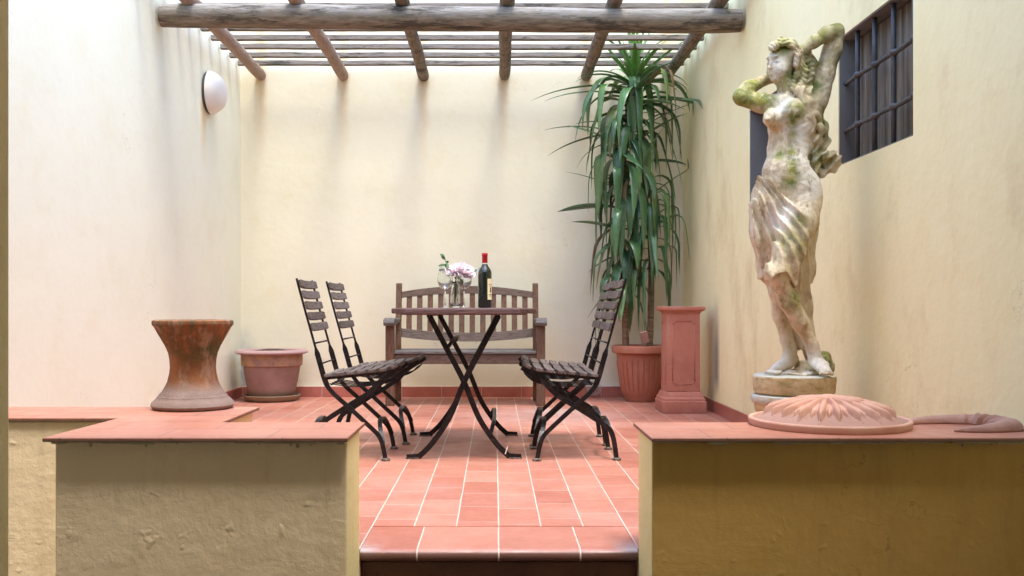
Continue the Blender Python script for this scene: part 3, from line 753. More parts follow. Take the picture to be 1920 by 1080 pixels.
# bottle
def bottle():
    p = at(909, 577, 340); t = empty('wine_bottle', (p.x, p.y, ZT), 'dark red wine bottle with red capsule and cream label', 'bottle')
    k = N('dark_glass'); mb = k.done((.008, .012, .008), .06, None, Coat_Weight=.5)
    bm = B(); lathe(bm, [(.030, 0), (.0365, .004), (.038, .010), (.038, .185), (.0365, .200), (.030, .215), (.019, .230), (.0145, .243), (.0142, .29)], 48); obj('glass', bm, mb, t, auto=45)
    k = N('capsule_red'); mc = k.done((.45, .01, .015), .3, k.bump(k.noise(90), .1, .001))
    bm = B(); lathe(bm, [(.0150, .246), (.0156, .248), (.0153, .285), (.0165, .287), (.0165, .299), (.015, .302), (0, .303)], 32); obj('capsule', bm, mc, t, auto=45)
    bm = B(); lathe(bm, [(.0149, .236), (.0152, .238), (.0152, .2455), (.0149, .2465)], 32); obj('neck_seal', bm, M_opal, t)
    k = N('label_paper'); o = k.co((1, 1, 1)); q = k.xyz(o)
    base = k.mix(k.ramp(k.noise(8), .4, .6), (.78, .62, .33), (.84, .74, .5))
    ml = k.done(base, .6); 
    def patch(nm, a0, a1, z0, z1, r, m):
        bm = B(); n = 16; prev = None
        for i in range(n+1):
            a = a0+(a1-a0)*i/n; x, y = math.sin(a), -math.cos(a)
            col_ = [bm.verts.new((r*x, r*y, z0)), bm.verts.new((r*x, r*y, z1)), bm.verts.new(((r-.0004)*x, (r-.0004)*y, z1)), bm.verts.new(((r-.0004)*x, (r-.0004)*y, z0))]
            if prev:
                for j in range(4): bm.faces.new((prev[j], prev[(j+1) % 4], col_[(j+1) % 4], col_[j]))
            else: bm.faces.new(col_[::-1])
            prev = col_
        bm.faces.new(prev); return obj(nm, bm, m, t, smooth=False)
    patch('paper_label', .42, 2.2, .045, .160, .0386, ml)
    k = N('label_ink'); mi = k.done((.05, .03, .03), .6)
    for z0, z1, a0, a1 in ((.128, .131, .62, 1.5), (.118, .121, .7, 1.4), (.085, .112, .85, 1.15), (.072, .075, .62, 1.5), (.064, .066, .7, 1.4)):
        patch('label_print', a0, a1, z0, z1, .0389, mi)
bottle()

# ================================================================ POTS
# waisted terracotta pot on the low wall
k = N('old_terracotta'); o = k.xyz(k.tc.outputs['Object'])
col = k.mix(k.ramp(k.noise(9, None, 7), .35, .65), (.19, .068, .02), (.35, .135, .042))
st_ = k.noise(10, k.co((5, 5, .6)), 7, .7)
hi = k.math('MULTIPLY', k.ramp(o[2], .15, .26), k.ramp(st_, .42, .6))
col = k.mix(hi, col, (.11, .075, .03))
col = k.mix(k.math('MULTIPLY', k.ramp(k.noise(6, k.co((1, 1, 1.5), loc=(2, 0, 0)), 7), .42, .58), k.math('MULTIPLY', k.ramp(o[2], .15, .2), k.ramp(o[2], .27, .22))), col, (.07, .07, .02))
col = k.mix(k.math('MULTIPLY', k.ramp(k.noise(16, k.co((1, 1, .4)), 7, .7), .52, .62), .75), col, (.36, .23, .15))
col = k.mix(k.ramp(k.math('ADD', o[2], k.math('MULTIPLY', k.noise(9), .06)), .135, .095), col, k.mix(k.noise(18, None, 6), (.15, .095, .075), (.30, .21, .175)))
M_old = k.done(col, .8, k.bump(k.noise(50, None, 8, .7), .6, .006))
bp = Vector(((362-HX)/521, F/521, ZC))
bm = B(); ribs = lambda a, z: .0022*math.cos(a*44)*max(0, min(1, (z-.205)/.03))*max(0, min(1, (.285-z)/.02))
lathe(bm, [(.125, 0), (.139, .004), (.145, .014), (.141, .024), (.131, .034), (.122, .042), (.1215, .046), (.1175, .048), (.1165, .052), (.107, .062), (.096, .08), (.0885, .097), (.082, .125), (.0795, .148), (.081, .175), (.086, .20), (.0945, .224), (.106, .246), (.119, .268), (.133, .291), (.1375, .297), (.1405, .300), (.1415, .306), (.1405, .315), (.134, .318), (.122, .316), (.113, .285), (.09, .22), (.075, .16), (0, .15)], 176, wob=.010, flute=ribs)
pt = obj('terracotta_pot', bm, M_old, auto=50, loc=bp); pt.rotation_euler.z = .6
tag(pt, 'waisted orange and moss-stained terracotta pot on the left low wall', 'pot')
# bowl pot with saucer in the corner
cx, cy = (510-HX)/235.5, YB-.29
pp = empty('flower_pot', (cx, cy, 0), 'wide faded terracotta pot of bare soil in the far left corner', 'pot')
k = N('faded_terracotta'); o = k.xyz(k.tc.outputs['Object'])
col = k.mix(k.ramp(k.noise(7, None, 7), .35, .65), (.24, .125, .095), (.32, .18, .145))
bandm = k.math('MULTIPLY', k.ramp(o[2], .275, .285), k.ramp(o[2], .375, .365))
col = k.mix(k.math('MULTIPLY', bandm, k.ramp(k.noise(9, None, 7, .7), .42, .66)), col, (.46, .25, .11))
col = k.mix(k.ramp(o[2], .11, .05, 0, .6), col, (.20, .16, .08))
col = k.mix(k.ramp(o[2], .375, .38), col, (.36, .22, .205))
M_fade = k.done(col, .8, k.bump(k.noise(45, None, 8, .7), .5, .005))
bm = B(); lathe(bm, [(.165, .03), (.172, .034), (.188, .09), (.204, .16), (.219, .25), (.223, .275), (.232, .278), (.239, .284), (.241, .33), (.240, .366), (.262, .372), (.281, .378), (.284, .386), (.279, .396), (.262, .404), (.235, .406), (.22, .398), (.21, .36), (.20, .345)], 72, wob=.006)
obj('pot_body', bm, M_fade, pp, auto=45)
bm = B(); lathe(bm, [(.0, .34), (.205, .372), (.14, .395), (.06, .41), (0, .404)][1:], 30, wob=.15); obj('soil', bm, M_soil, pp, smooth=True)
bm = B(); lathe(bm, [(.185, 0), (.195, .003), (.216, .028), (.226, .045), (.222, .050), (.214, .046), (.20, .024), (0, .02)], 64); obj('saucer', bm, M_fade, pp, auto=45)
# yucca ------------------------------------------------------------------
px, py = (1203-HX)/238, 7.61
yu = empty('potted_yucca', (px, py, 0), 'tall drooping yucca in a ribbed terracotta pot in the far right corner', 'potted plant')
def fl(a, z):
    m = max(0, min(1, (z-.05)/.02))*max(0, min(1, (.325-z)/.02))
    c = math.cos(a*26); return (.004 if c > -.55 else -.003)*m
bm = B(); lathe(bm, [(.118, 0), (.126, .004), (.130, .03), (.140, .05), (.152, .09), (.163, .14), (.173, .2), (.181, .26), (.186, .305), (.188, .33), (.192, .375)], 312, flute=fl)
lathe(bm, [(.190, .376), (.219, .378), (.228, .386), (.229, .424), (.224, .437), (.208, .441), (.198, .432), (.19, .40)], 96)
obj('pot', bm, M_terra2, yu, auto=40)
bm = B(); lathe(bm, [(.192, .395), (.12, .405), (0, .41)], 24, wob=.1); obj('soil', bm, M_soil, yu)
def trunk_mat():
    k = N('yucca_trunk'); v = k.co((1, 1, 6)); f = k.noise(14, v, 8, .7)
    return k.done(k.mix(k.ramp(f, .35, .65), (.10, .055, .03), (.32, .20, .11)), .85, k.bump(k.noise(9, k.co((1, 1, 9)), 6), 1., .01))
M_trunk = trunk_mat()
def yl(px_, py_, dy=0): q = at(px_, py_, 238); return Vector((q.x-px, q.y-py+dy, q.z))
st1 = smooth_path([yl(1174, 668, 0), yl(1172, 600, 0), yl(1171, 540, .0), yl(1163, 440, 0), yl(1165, 335, 0), yl(1178, 250, 0), yl(1187, 195, 0), yl(1190, 165, 0)], 6)
st2 = smooth_path([yl(1218, 668, .02), yl(1222, 560, .03), yl(1221, 450, .04), yl(1210, 350, .04)], 6)
for S in (st1, st2):
    bm = B(); tube(bm, S, [.026*(1-.35*i/len(S))*(1+.10*((i % 2))) for i in range(len(S))], 10); obj('trunk', bm, M_trunk, yu, auto=60)
k = N('yucca_leaf'); rn = k.n('ShaderNodeAttribute', attribute_name='leafrand').outputs['Fac']
al = k.n('ShaderNodeAttribute', attribute_name='young').outputs['Fac']
ac = k.n('ShaderNodeAttribute', attribute_name='across').outputs['Fac']
base = k.mix(rn, (.018, .075, .03), (.12, .23, .085)); base = k.mix(k.math('MULTIPLY', k.ramp(ac, .55, 1), .25), base, (.12, .2, .07))
lg = k.n('ShaderNodeAttribute', attribute_name='along').outputs['Fac']
base = k.mix(k.ramp(rn, .80, .86), base, (.10, .17, .045))
base = k.mix(al, base, (.12, .28, .04))
base = k.mix(k.math('MULTIPLY', k.ramp(lg, .90, .98), k.ramp(rn, .2, .4)), base, (.22, .14, .07))
base = k.mix(k.ramp(rn, .965, .97), base, (.26, .17, .08))
base = k.mix(k.ramp(k.noise(9, None, 8, .7), .52, .72, 0, .5), base, (.24, .31, .30))
M_leaf = k.done(base, k.ramp(k.noise(12), .3, .7, .26, .42), k.bump(k.n('ShaderNodeTexWave', {'Vector': k.co((1, 1, 1)), 'Scale': 60}).outputs[0], .02, .001), Specular_IOR_Level=.6)
def leaves():
    random.seed(21)
    V, Fc, RND, YG, AC, AL = [], [], [], [], [], []
    def leaf(p, az, el, L, W, young, droop, seed):
        r = random.random(); n = 16; base = len(V)
        cur = Vector(p); e = el; a = az
        side0 = None
        step = L/n; q_ = random.random(); wig = random.uniform(-.05, .05)
        mode = 2 if (young > .3 or q_ > .50) else (1 if q_ < .12 else 0); tk = random.uniform(.06, .42); fin = math.radians(random.uniform(-88, -62))
        for i in range(n+1):
            t = i/n
            d = Vector((math.cos(a)*math.cos(e), math.sin(a)*math.cos(e), math.sin(e)))
            sd = Vector((-math.sin(a), math.cos(a), 0)); up = sd.cross(d)*-1
            tw = seed*t; sdir = (sd*math.cos(tw)+up*math.sin(tw)); upp = (up*math.cos(tw)-sd*math.sin(tw))
            w_ = W*min(1, .45+t*2.2)*max(0.02, (1-t**2.6))
            for c, lift in ((-1, .30), (0, 0), (1, .30)):
                V.append(tuple(cur+sdir*w_*c*.5+upp*w_*lift*.5)); RND.append(r); YG.append(young); AC.append(abs(c)); AL.append(t)
            cur = cur+d*step
            lim = YB-py-.015
            if cur.y > lim: cur.y = lim-random.uniform(0, .01)
            if cur.x > XR-px-.02: cur.x = XR-px-.02
            if cur.z < .05: cur.z = .05
            if mode == 2: e -= droop*step*(math.cos(e)+.12)*(1+2.2*t)
            elif mode == 1: e -= .5*step*(1+t)
            else:
                e += (fin-el)*math.exp(-((t-tk)/.09)**2)/(.09*1.772)/n - .35*step
            a += wig+random.uniform(-.03, .03)
            e = max(e, -PI/2+.03)
        for i in range(n):
            b = base+i*3
            Fc.append((b, b+1, b+4, b+3)); Fc.append((b+1, b+2, b+5, b+4))
    ns = len(st1)
    # upright crown
    for i in range(34):
        u = i/34; p = st1[-1]+Vector((0, 0, .0+u*.08)); az = i*2.399
        leaf(p, az, math.radians(22+60*u), random.uniform(.36, .54), .046, .35+.6*u, random.uniform(.4, 1.8), random.uniform(-.4, .4))
    # body: from top down
    n1 = 120
    for i in range(n1):
        u = (i+random.random())/n1; u = u**1.12                # 0 top, 1 low
        idx = (ns-1)*(1-u*.74); j = int(idx); p = st1[j].lerp(st1[min(j+1, ns-1)], idx-j)
        az = i*2.399+random.uniform(-.3, .3)
        # favour room side
        if math.sin(az) > .3 and random.random() < .45: az = -az
        el = math.radians(random.uniform(-5, 50)-u*32)
        L = random.uniform(.50, .90)*(1-.30*u)
        leaf(p, az, el, L, random.uniform(.055, .098), .10*random.random() if u > .2 else .22, random.choice((random.uniform(.9, 2.0), random.uniform(1.6, 3.2), random.uniform(3, 5)))+u*3, random.uniform(-.9, .9))
    for i in range(60):
        u = i/60; j = int((len(st2)-1)*(1-u*.5)); p = st2[j]; az = i*2.399
        if u > .6 and i % 2: continue
        if math.sin(az) > .4: az = -az
        leaf(p, az, math.radians(55-u*60), random.uniform(.5, .76), random.uniform(.035, .055), .05, random.uniform(4.5, 8), random.uniform(-.9, .9))
    # a few long stray ones
    for (x, y, az, el, L, dr) in ((1190, 215, .02, .10, .60, .6), (1185, 260, PI-.05, .35, .72, 2.2), (1180, 240, PI-.25, .30, .50, 3.), (1178, 270, PI+.1, .10, .50, 1.4), (1195, 230, -.15, -.05, .70, 1.6),
                                  (1180, 300, PI+.25, .45, .7, 3.4), (1190, 240, -.4, .45, .72, 3.0), (1205, 240, -.1, .55, .7, 3.2)):
        leaf(yl(x, y, -.02), az, el, L, .036, .1, dr, .3)
    me = bpy.data.meshes.new('foliage'); me.from_pydata(V, [], Fc); me.update()
    for nm, dat in (('leafrand', RND), ('young', YG), ('across', AC), ('along', AL)):
        at_ = me.attributes.new(nm, 'FLOAT', 'POINT'); at_.data.foreach_set('value', dat)
    me.materials.append(M_leaf); me.polygons.foreach_set('use_smooth', [True]*len(me.polygons))
    o = bpy.data.objects.new('foliage', me); COL.objects.link(o); o.parent = yu
    so = o.modifiers.new('s', 'SOLIDIFY'); so.thickness = .0012
leaves()
bm = B(); M = Matrix.Translation(at(1208, 632, 243)) @ Matrix.Rotation(-.25, 4, 'Y') @ Matrix.Rotation(.3, 4, 'X'); box(bm, -.03, .03, -.008, .008, -.05, .045, M)
tag(obj('clay_shard', bm, M_horn, bevel=.004), 'small brown clay shard stuck in the soil of the yucca pot', 'shard')
# pedestal -----------------------------------------------------------------
def pedestal():
    s = 268.5; x0 = (1242-HX)/s; x1 = (1325.5-HX)/s; W = (x1-x0)/2; c = Vector(((x0+x1)/2, F/s+W, 0))
    t = empty('pedestal', c, 'square terracotta pedestal with panelled sides beside the yucca pot', 'pedestal', rz=0.0)
    def sq(bm, prof):
        prev = None
        for (w_, z) in prof:
            ring = [bm.verts.new((sx*w_, sy*w_, z)) for sx, sy in ((-1, -1), (1, -1), (1, 1), (-1, 1))]
            if prev:
                for k_ in range(4): bm.faces.new((prev[k_], prev[(k_+1) % 4], ring[(k_+1) % 4], ring[k_]))
            else: bm.faces.new(ring[::-1])
            prev = ring
        bm.faces.new(prev)
    bm = B(); sq(bm, [(W, 0), (W, .083), (W-.004, .086)]); obj('plinth', bm, M_terra, t, bevel=.005)
    bm = B(); sq(bm, [(W-.008, .0862), (W-.009, .10), (W-.018, .112), (W-.022, .125), (W-.03, .142), (W-.036, .148)]); obj('base_moulding', bm, M_terra, t, bevel=.002)
    w = W-.038
    bm = B(); sq(bm, [(w, .1482), (w-.002, .69), (w+.002, .70)]); sh = obj('shaft', bm, M_terra, t, bevel=.004)
    bm = B(); sq(bm, [(w+.002, .7002), (w+.006, .708), (w+.016, .716), (w+.027, .720), (w+.031, .728), (w+.031, .742), (w+.026, .748)]); obj('capital', bm, M_terra, t, bevel=.004)
    for side in range(4):
        R = Matrix.Rotation(side*PI/2, 4, 'Z'); bm = B()
        a, z0, z1, c_ = w*.66, .20, .645, .022
        P = [(-a+c_, z0), (a-c_, z0), (a-c_, z0+c_), (a, z0+c_), (a, z1-c_), (a-c_, z1-c_), (a-c_, z1), (-a+c_, z1), (-a+c_, z1-c_), (-a, z1-c_), (-a, z0+c_), (-a+c_, z0+c_)]
        P = [(-a+c_, z0), (a-c_, z0), (a, z0+c_), (a, z1-c_), (a-c_, z1), (-a+c_, z1), (-a, z1-c_), (-a, z0+c_)]
        n = len(P)
        for i in range(n):
            p, q = P[i], P[(i+1) % n]
            tube(bm, [R @ Vector((p[0], -w+.0005, p[1])), R @ Vector((q[0], -w+.0005, q[1]))], .0042, 8)
        obj('panel_moulding', bm, M_terra, sh, smooth=True)
pedestal()
# round wire rack behind the right-hand chairs, leaning on the wall
def rack():
    c = at(1115, 722, 230); t = bm = B()
    for r in (.058, .045): tube(bm, [(r*math.cos(a*PI/16), 0, r*math.sin(a*PI/16)) for a in range(33)], .0022, 6)
    for i in range(9):
        z = -.048+i*.012; xx = math.sqrt(max(0, .058**2-z*z)); tube(bm, [(-xx, 0, z), (xx, 0, z)], .0016, 5)
    o = obj('wire_rack', bm, simple('pale_wire', (.45, .42, .36), (.3, .28, .24), 9), loc=(c.x, YB-.035, .075)); o.rotation_euler.x = -.2
    tag(o, 'small round wire rack leaning on the skirting behind the right-hand chairs', 'wire rack')
rack()
# ================================================================ DOME + CRESCENT
def dome():
    cx = (1552-HX)/606; cy = F/606; R = .241
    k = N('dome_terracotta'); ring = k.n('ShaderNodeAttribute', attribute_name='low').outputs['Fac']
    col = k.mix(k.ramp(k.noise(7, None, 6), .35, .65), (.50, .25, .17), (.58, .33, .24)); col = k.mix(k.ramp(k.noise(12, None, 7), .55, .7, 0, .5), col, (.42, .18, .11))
    col = k.mix(k.math('MULTIPLY', ring, .6), col, (.28, .16, .125))  # shade in the gaps between petals, darkened through the colour
    gr = k.math('MULTIPLY', k.noise(190, None, 4, .7), ring)
    m = k.done(col, .75, k.bump(k.math('ADD', gr, k.math('MULTIPLY', k.noise(60, None, 7), .2)), .7, .004))
    nr, na = 110, 420; V = []; LW = []
    NP = 20
    def hgt(r, a):
        u = r/R
        hb = .013+.050*(1-min(1, u/.93)**2.8) if u < .93 else .012
        low = 1.
        def petals(phase, r0, r1, hp, wf):
            best = 0
            f = (a/(2*PI)*NP+phase); fr = (f % 1)-.5; idx = int(f//1) % NP
            bend = .10*math.sin(u*9+idx*2.3)+(random_t[idx]-.5)*.10
            x = abs(fr+bend*(u-.4)); tip = r1*(1+.05*(random_t[(idx*3) % NP]-.5))
            if r0 < u < tip:
                q = (u-r0)/(tip-r0); half = wf*(.5*math.sin(PI*min(1, .22+q*.9))**.8 if q < .86 else .5*math.sin(PI*min(1, .22+.86*.9))**.8*(1-q)/.14*1)
                if x < half: best = hp*(1-.5*(x/half)**2)*min(1, (tip-u)/.04)*min(1, (half-x)/.035)
            return best
        p = max(petals(0, .12, .91, .023, .70), petals(.5, .12, .82, .012, .60))
        p2 = petals(.25, .0, .50, .026, .95)
        pk = max(p, p2)
        if u < .16: pk = max(pk, .008*(1-(u/.16)**2)+.024)
        if u >= .93:
            hb = .017-.0*u
            e = (u-.965)/.035; hb = .017+.006*math.sqrt(max(0, 1-e*e))
            pk = 0; return hb, 0.
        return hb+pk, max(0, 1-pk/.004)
    random_t = [random.random() for _ in range(NP)]
    verts = []; faces = []
    for i in range(nr+1):
        r = R*(i/nr)**.9
        for j in range(na):
            a = 2*PI*j/na; z, lw = hgt(max(r, 1e-4), a); verts.append((r*math.cos(a), r*math.sin(a), z)); LW.append(lw)
    for j in range(na): a = 2*PI*j/na; verts.append((R*.985*math.cos(a), R*.985*math.sin(a), 0.0)); LW.append(0)
    for i in range(nr+1):
        for j in range(na): faces.append((i*na+j, i*na+(j+1) % na, (i+1)*na+(j+1) % na, (i+1)*na+j))
    me = bpy.data.meshes.new('sunflower_relief'); me.from_pydata(verts, [], faces); me.update()
    me.materials.append(m); me.polygons.foreach_set('use_smooth', [True]*len(me.polygons))
    at_ = me.attributes.new('low', 'FLOAT', 'POINT'); at_.data.foreach_set('value', LW)
    o = bpy.data.objects.new('sunflower_relief', me); COL.objects.link(o); o.location = (cx, cy-.008, ZC+.001)
    tag(o, 'domed round terracotta sunflower relief lying on the right low wall', 'ornament')
dome()
def crescent():
    # crescent moon plaque lying flat, opening to the left, face profile on the inner edge
    cx = (1800-HX)/612; cy = F/612-.03; R = .188
    n = 120; outer = []; inner = []
    a0, a1 = math.radians(-118), math.radians(172)
    for i in range(n+1):
        u = i/n; a = a0+(a1-a0)*u
        wd = .105*math.sin(PI*min(1, u**.8))**.75+.004
        ang = math.degrees(a)
        # nose, lips and chin bumps on the inner edge
        for (ac, w_, h_) in ((38, 7, .030), (20, 5, .016), (8, 5, .014), (-12, 8, .02), (62, 8, -.012)): wd += h_*math.exp(-((ang-ac)/w_)**2)
        outer.append((R*math.cos(a), R*.70*math.sin(a))); inner.append(((R-wd)*math.cos(a), (R-wd)*.70*math.sin(a)))
    verts = []; faces = []; m_ = 12
    for i in range(n+1):
        o_, q_ = Vector(outer[i]), Vector(inner[i]); wd = (o_-q_).length
        for j in range(m_+1):
            t = j/m_; p = o_.lerp(q_, t); z = min(.026, wd*.36)*math.sqrt(max(0, 1-(2*t-1)**2))+.004
            if j > m_*.55: z += .006*math.sin(i*.9)*math.exp(-((i/n-.55)/.12)**2)
            verts.append((p.x, p.y, z if 0 < j < m_ else .004))
        verts.append((q_.x, q_.y, 0)); verts.append((o_.x, o_.y, 0))
    k_ = m_+3
    for i in range(n):
        for j in range(k_): faces.append((i*k_+j, i*k_+(j+1) % k_, (i+1)*k_+(j+1) % k_, (i+1)*k_+j))
    faces.append(tuple(range(k_))); faces.append(tuple(n*k_+j for j in range(k_))[::-1])
    o = obj('crescent_plaque', (verts, faces), M_horn, smooth=True, loc=(cx, cy, ZC+.001))
    tag(o, 'terracotta crescent moon plaque lying on the right low wall', 'ornament')
crescent()
# ================================================================ STATUE
exec_statue = True
SX, SS = 1489., 450.
sp0 = Vector(((SX-HX)/SS, F/SS, H-(702-HY)/SS))
k = N('mossy_stone')
base = k.mix(k.ramp(k.noise(7, None, 7), .35, .65), (.62, .49, .29), (.78, .68, .50))
n2 = k.noise(16, k.co((1, 1, .5)), 8, .72)
base = k.mix(k.ramp(n2, .50, .64, 0, .75), base, (.33, .20, .075))
white = None
def S_(px_, py_, dy=0): return ((px_-SX)/SS, dy, (702-py_)/SS)
for (a, b, d, r) in ((1456, 128, -.1, .06), (1460, 205, -.07, .05), (1505, 300, -.06, .07), (1510, 345, -.06, .08), (1525, 680, -.08, .07), (1448, 690, 0, .06), (1490, 250, -.08, .05), (1455, 410, -.08, .06)):
    mk = blob(k, S_(a, b, d), r, .5); white = mk if white is None else k.math('MAXIMUM', white, mk)
base = k.mix(k.math('MULTIPLY', white, .85), base, (.84, .79, .70))
moss = None
for (a, b, d, r) in ((1478, 216, -.11, .050), (1474, 240, -.09, .026), (1475, 258, -.08, .022), (1472, 275, -.08, .022), (1474, 292, -.08, .022), (1475, 310, -.08, .022), (1474, 328, -.09, .024), (1472, 345, -.08, .034), (1450, 290, -.07, .03), (1385, 185, -.03, .07), (1408, 160, -.0, .05), (1425, 190, -.04, .05), (1555, 55, 0, .07), (1525, 75, -.02, .06), (1568, 110, 0, .05), (1500, 100, 0, .06),
                     (1480, 95, 0, .07), (1462, 90, -.05, .045), (1505, 140, -.03, .05), (1440, 192, -.03, .03), (1530, 300, .0, .05), (1480, 150, -.02, .05), (1520, 165, -.02, .05), (1467, 465, -.12, .05), (1490, 440, -.1, .03), (1474, 560, -.1, .045), (1545, 675, 0, .06), (1540, 230, .03, .07), (1510, 120, 0, .06), (1480, 420, -.13, .03)):
    mk = blob(k, S_(a, b, d), r, .55); moss = mk if moss is None else k.math('MAXIMUM', moss, mk)
gcol = k.mix(k.ramp(k.noise(25, None, 6), .4, .6), (.10, .145, .015), (.33, .32, .06))
base = k.mix(k.math('MULTIPLY', moss, k.ramp(k.noise(22, None, 7, .7), .32, .50, .1, .95)), base, gcol)
base = k.mix(k.ramp(k.noise(13, k.co(loc=(3, 1, 7)), 8, .7), .60, .72, 0, .75), base, (.36, .34, .13))
base = k.mix(k.ramp(k.noise(34, None, 7, .75), .60, .72, 0, .6), base, (.15, .11, .06))
base = k.mix(k.ramp(k.noise(11, k.co((2.2, 2.2, .45), loc=(9, 2, 4)), 8, .75), .56, .66, 0, .65), base, (.26, .16, .06))
base = k.mix(k.ramp(k.noise(60, None, 5, .8), .62, .70, 0, .7), base, (.10, .08, .04))
M_stone = k.done(base, .85, k.bump(k.math('ADD', k.math('ADD', k.noise(70, None, 8, .8), k.math('MULTIPLY', k.ramp(k.noise(150, None, 3, .6), .58, .70), -.5)), k.noise(20, None, 5)), .75, .007))

class SDF:
    def __init__(s, lo, hi, h):
        s.lo = np.array(lo); s.h = h; n = np.ceil((np.array(hi)-s.lo)/h).astype(int)+1; s.n = n
        s.ax = [s.lo[i]+h*np.arange(n[i]) for i in range(3)]; s.f = np.full(tuple(n), .1, np.float32)
    def region(s, lo, hi, pad):
        sl_ = []
        for i in range(3):
            a = max(0, int((lo[i]-pad-s.lo[i])/s.h)); b = min(s.n[i], int((hi[i]+pad-s.lo[i])/s.h)+2); sl_.append(slice(a, max(a, b)))
        X, Y, Z = np.meshgrid(*[s.ax[i][sl_[i]] for i in range(3)], indexing='ij'); return tuple(sl_), X, Y, Z
    def op(s, sl_, d, k, sub=False):
        f = s.f[sl_]
        if sub:
            d = -d; hh = np.clip(.5-.5*(f-d)/k, 0, 1); s.f[sl_] = f*(1-hh)+d*hh+k*hh*(1-hh)
        else:
            hh = np.clip(.5+.5*(f-d)/k, 0, 1); s.f[sl_] = f*(1-hh)+d*hh-k*hh*(1-hh)
    def ell(s, c, r, k=.02, rot=None, sub=False):
        c = np.array(c, float); r = np.array(r, float); R = max(r)
        sl_, X, Y, Z = s.region(c-R, c+R, .05+k); P = [X-c[0], Y-c[1], Z-c[2]]
        if rot is not None:
            M = np.array(Matrix.Rotation(rot[0], 3, 'X') @ Matrix.Rotation(rot[1], 3, 'Y') @ Matrix.Rotation(rot[2], 3, 'Z')) if not isinstance(rot, np.ndarray) else rot
            P = [M[0][i]*P[0]+M[1][i]*P[1]+M[2][i]*P[2] for i in range(3)]
        k0 = np.sqrt(sum((P[i]/r[i])**2 for i in range(3))); k1 = np.sqrt(sum((P[i]/r[i]**2)**2 for i in range(3)))+1e-9
        s.op(sl_, k0*(k0-1)/k1, k, sub)
    def cap(s, a, b, ra, rb, k=.015, sub=False, sq=(1, 1, 1)):
        a = np.array(a, float); b = np.array(b, float); R = max(ra, rb)*1.0/min(sq)
        sl_, X, Y, Z = s.region(np.minimum(a, b)-R, np.maximum(a, b)+R, .05+k)
        q = np.array(sq, float); A = a*q; Bv = b*q; ba = Bv-A; L = (ba**2).sum()+1e-12
        pa = [X*q[0]-A[0], Y*q[1]-A[1], Z*q[2]-A[2]]
        t = np.clip((pa[0]*ba[0]+pa[1]*ba[1]+pa[2]*ba[2])/L, 0, 1)
        d = np.sqrt(sum((pa[i]-ba[i]*t)**2 for i in range(3)))-(ra+(rb-ra)*t)
        s.op(sl_, d, k, sub)
    def chain(s, pts, k=.015, sub=False, sq=(1, 1, 1)):
        for p, q in zip(pts, pts[1:]): s.cap(p[:3], q[:3], p[3], q[3], k, sub, sq)
    def mesh(s):
        f = s.f; nx, ny, nz = f.shape; ins = f < 0
        c = [ins[i:nx-1+i, j:ny-1+j, l:nz-1+l] for i in (0, 1) for j in (0, 1) for l in (0, 1)]
        sm = sum(x.astype(np.int8) for x in c); act = (sm > 0) & (sm < 8)
        idx = np.full(act.shape, -1, np.int64); I = np.argwhere(act); idx[act] = np.arange(len(I))
        acc = np.zeros((len(I), 3)); cnt = np.zeros(len(I))
        corners = [(i, j, l) for i in (0, 1) for j in (0, 1) for l in (0, 1)]
        for a in range(8):
            for ax_ in range(3):
                ca = corners[a]
                if ca[ax_] == 0:
                    cb = list(ca); cb[ax_] = 1
                    fa = f[I[:, 0]+ca[0], I[:, 1]+ca[1], I[:, 2]+ca[2]]; fb = f[I[:, 0]+cb[0], I[:, 1]+cb[1], I[:, 2]+cb[2]]
                    m = (fa < 0) != (fb < 0); t = np.where(m, fa/(fa-fb+1e-20), 0)
                    p = np.tile(np.array(ca, float), (len(I), 1)); p[:, ax_] = t
                    acc[m] += p[m]; cnt[m] += 1
        V = (I+acc/cnt[:, None])*s.h+s.lo
        Fs = []
        for ax_ in range(3):
            o1, o2 = [i for i in range(3) if i != ax_]
            sa = [slice(None)]*3; sb = [slice(None)]*3; sa[ax_] = slice(0, -1); sb[ax_] = slice(1, None)
            cr = ins[tuple(sa)] != ins[tuple(sb)]; E = np.argwhere(cr); flip = ins[tuple(sa)][cr]
            ok = (E[:, o1] > 0) & (E[:, o2] > 0) & (E[:, o1] < f.shape[o1]-1) & (E[:, o2] < f.shape[o2]-1)
            E = E[ok]; flip = flip[ok]
            def g(d1, d2):
                q = E.copy(); q[:, o1] -= d1; q[:, o2] -= d2; return idx[q[:, 0], q[:, 1], q[:, 2]]
            Q = np.stack([g(1, 1), g(0, 1), g(0, 0), g(1, 0)], 1)
            if ax_ == 1: flip = ~flip
            Q[~flip] = Q[~flip][:, ::-1]; Fs.append(Q)
        return V, np.concatenate(Fs)
def np_mesh(name, V, Fq, m, parent):
    me = bpy.data.meshes.new(name); nF = len(Fq)
    me.vertices.add(len(V)); me.vertices.foreach_set('co', V.astype(np.float32).ravel())
    me.loops.add(nF*4); me.loops.foreach_set('vertex_index', Fq.astype(np.int32).ravel())
    me.polygons.add(nF); me.polygons.foreach_set('loop_start', np.arange(0, nF*4, 4, dtype=np.int32)); me.update(calc_edges=True); me.validate()
    me.polygons.foreach_set('use_smooth', [True]*nF); me.materials.append(m)
    o = bpy.data.objects.new(name, me); COL.objects.link(o); o.parent = parent
    sm = o.modifiers.new('smooth', 'SMOOTH'); sm.factor = .5; sm.iterations = 2
    return o
statue = empty('statue', sp0, 'mossy stone statue of a draped woman with both arms raised behind her head', 'statue')
def P4(px_, py_, dy, r): a = S_(px_, py_, dy); return (a[0], a[1], a[2], r)
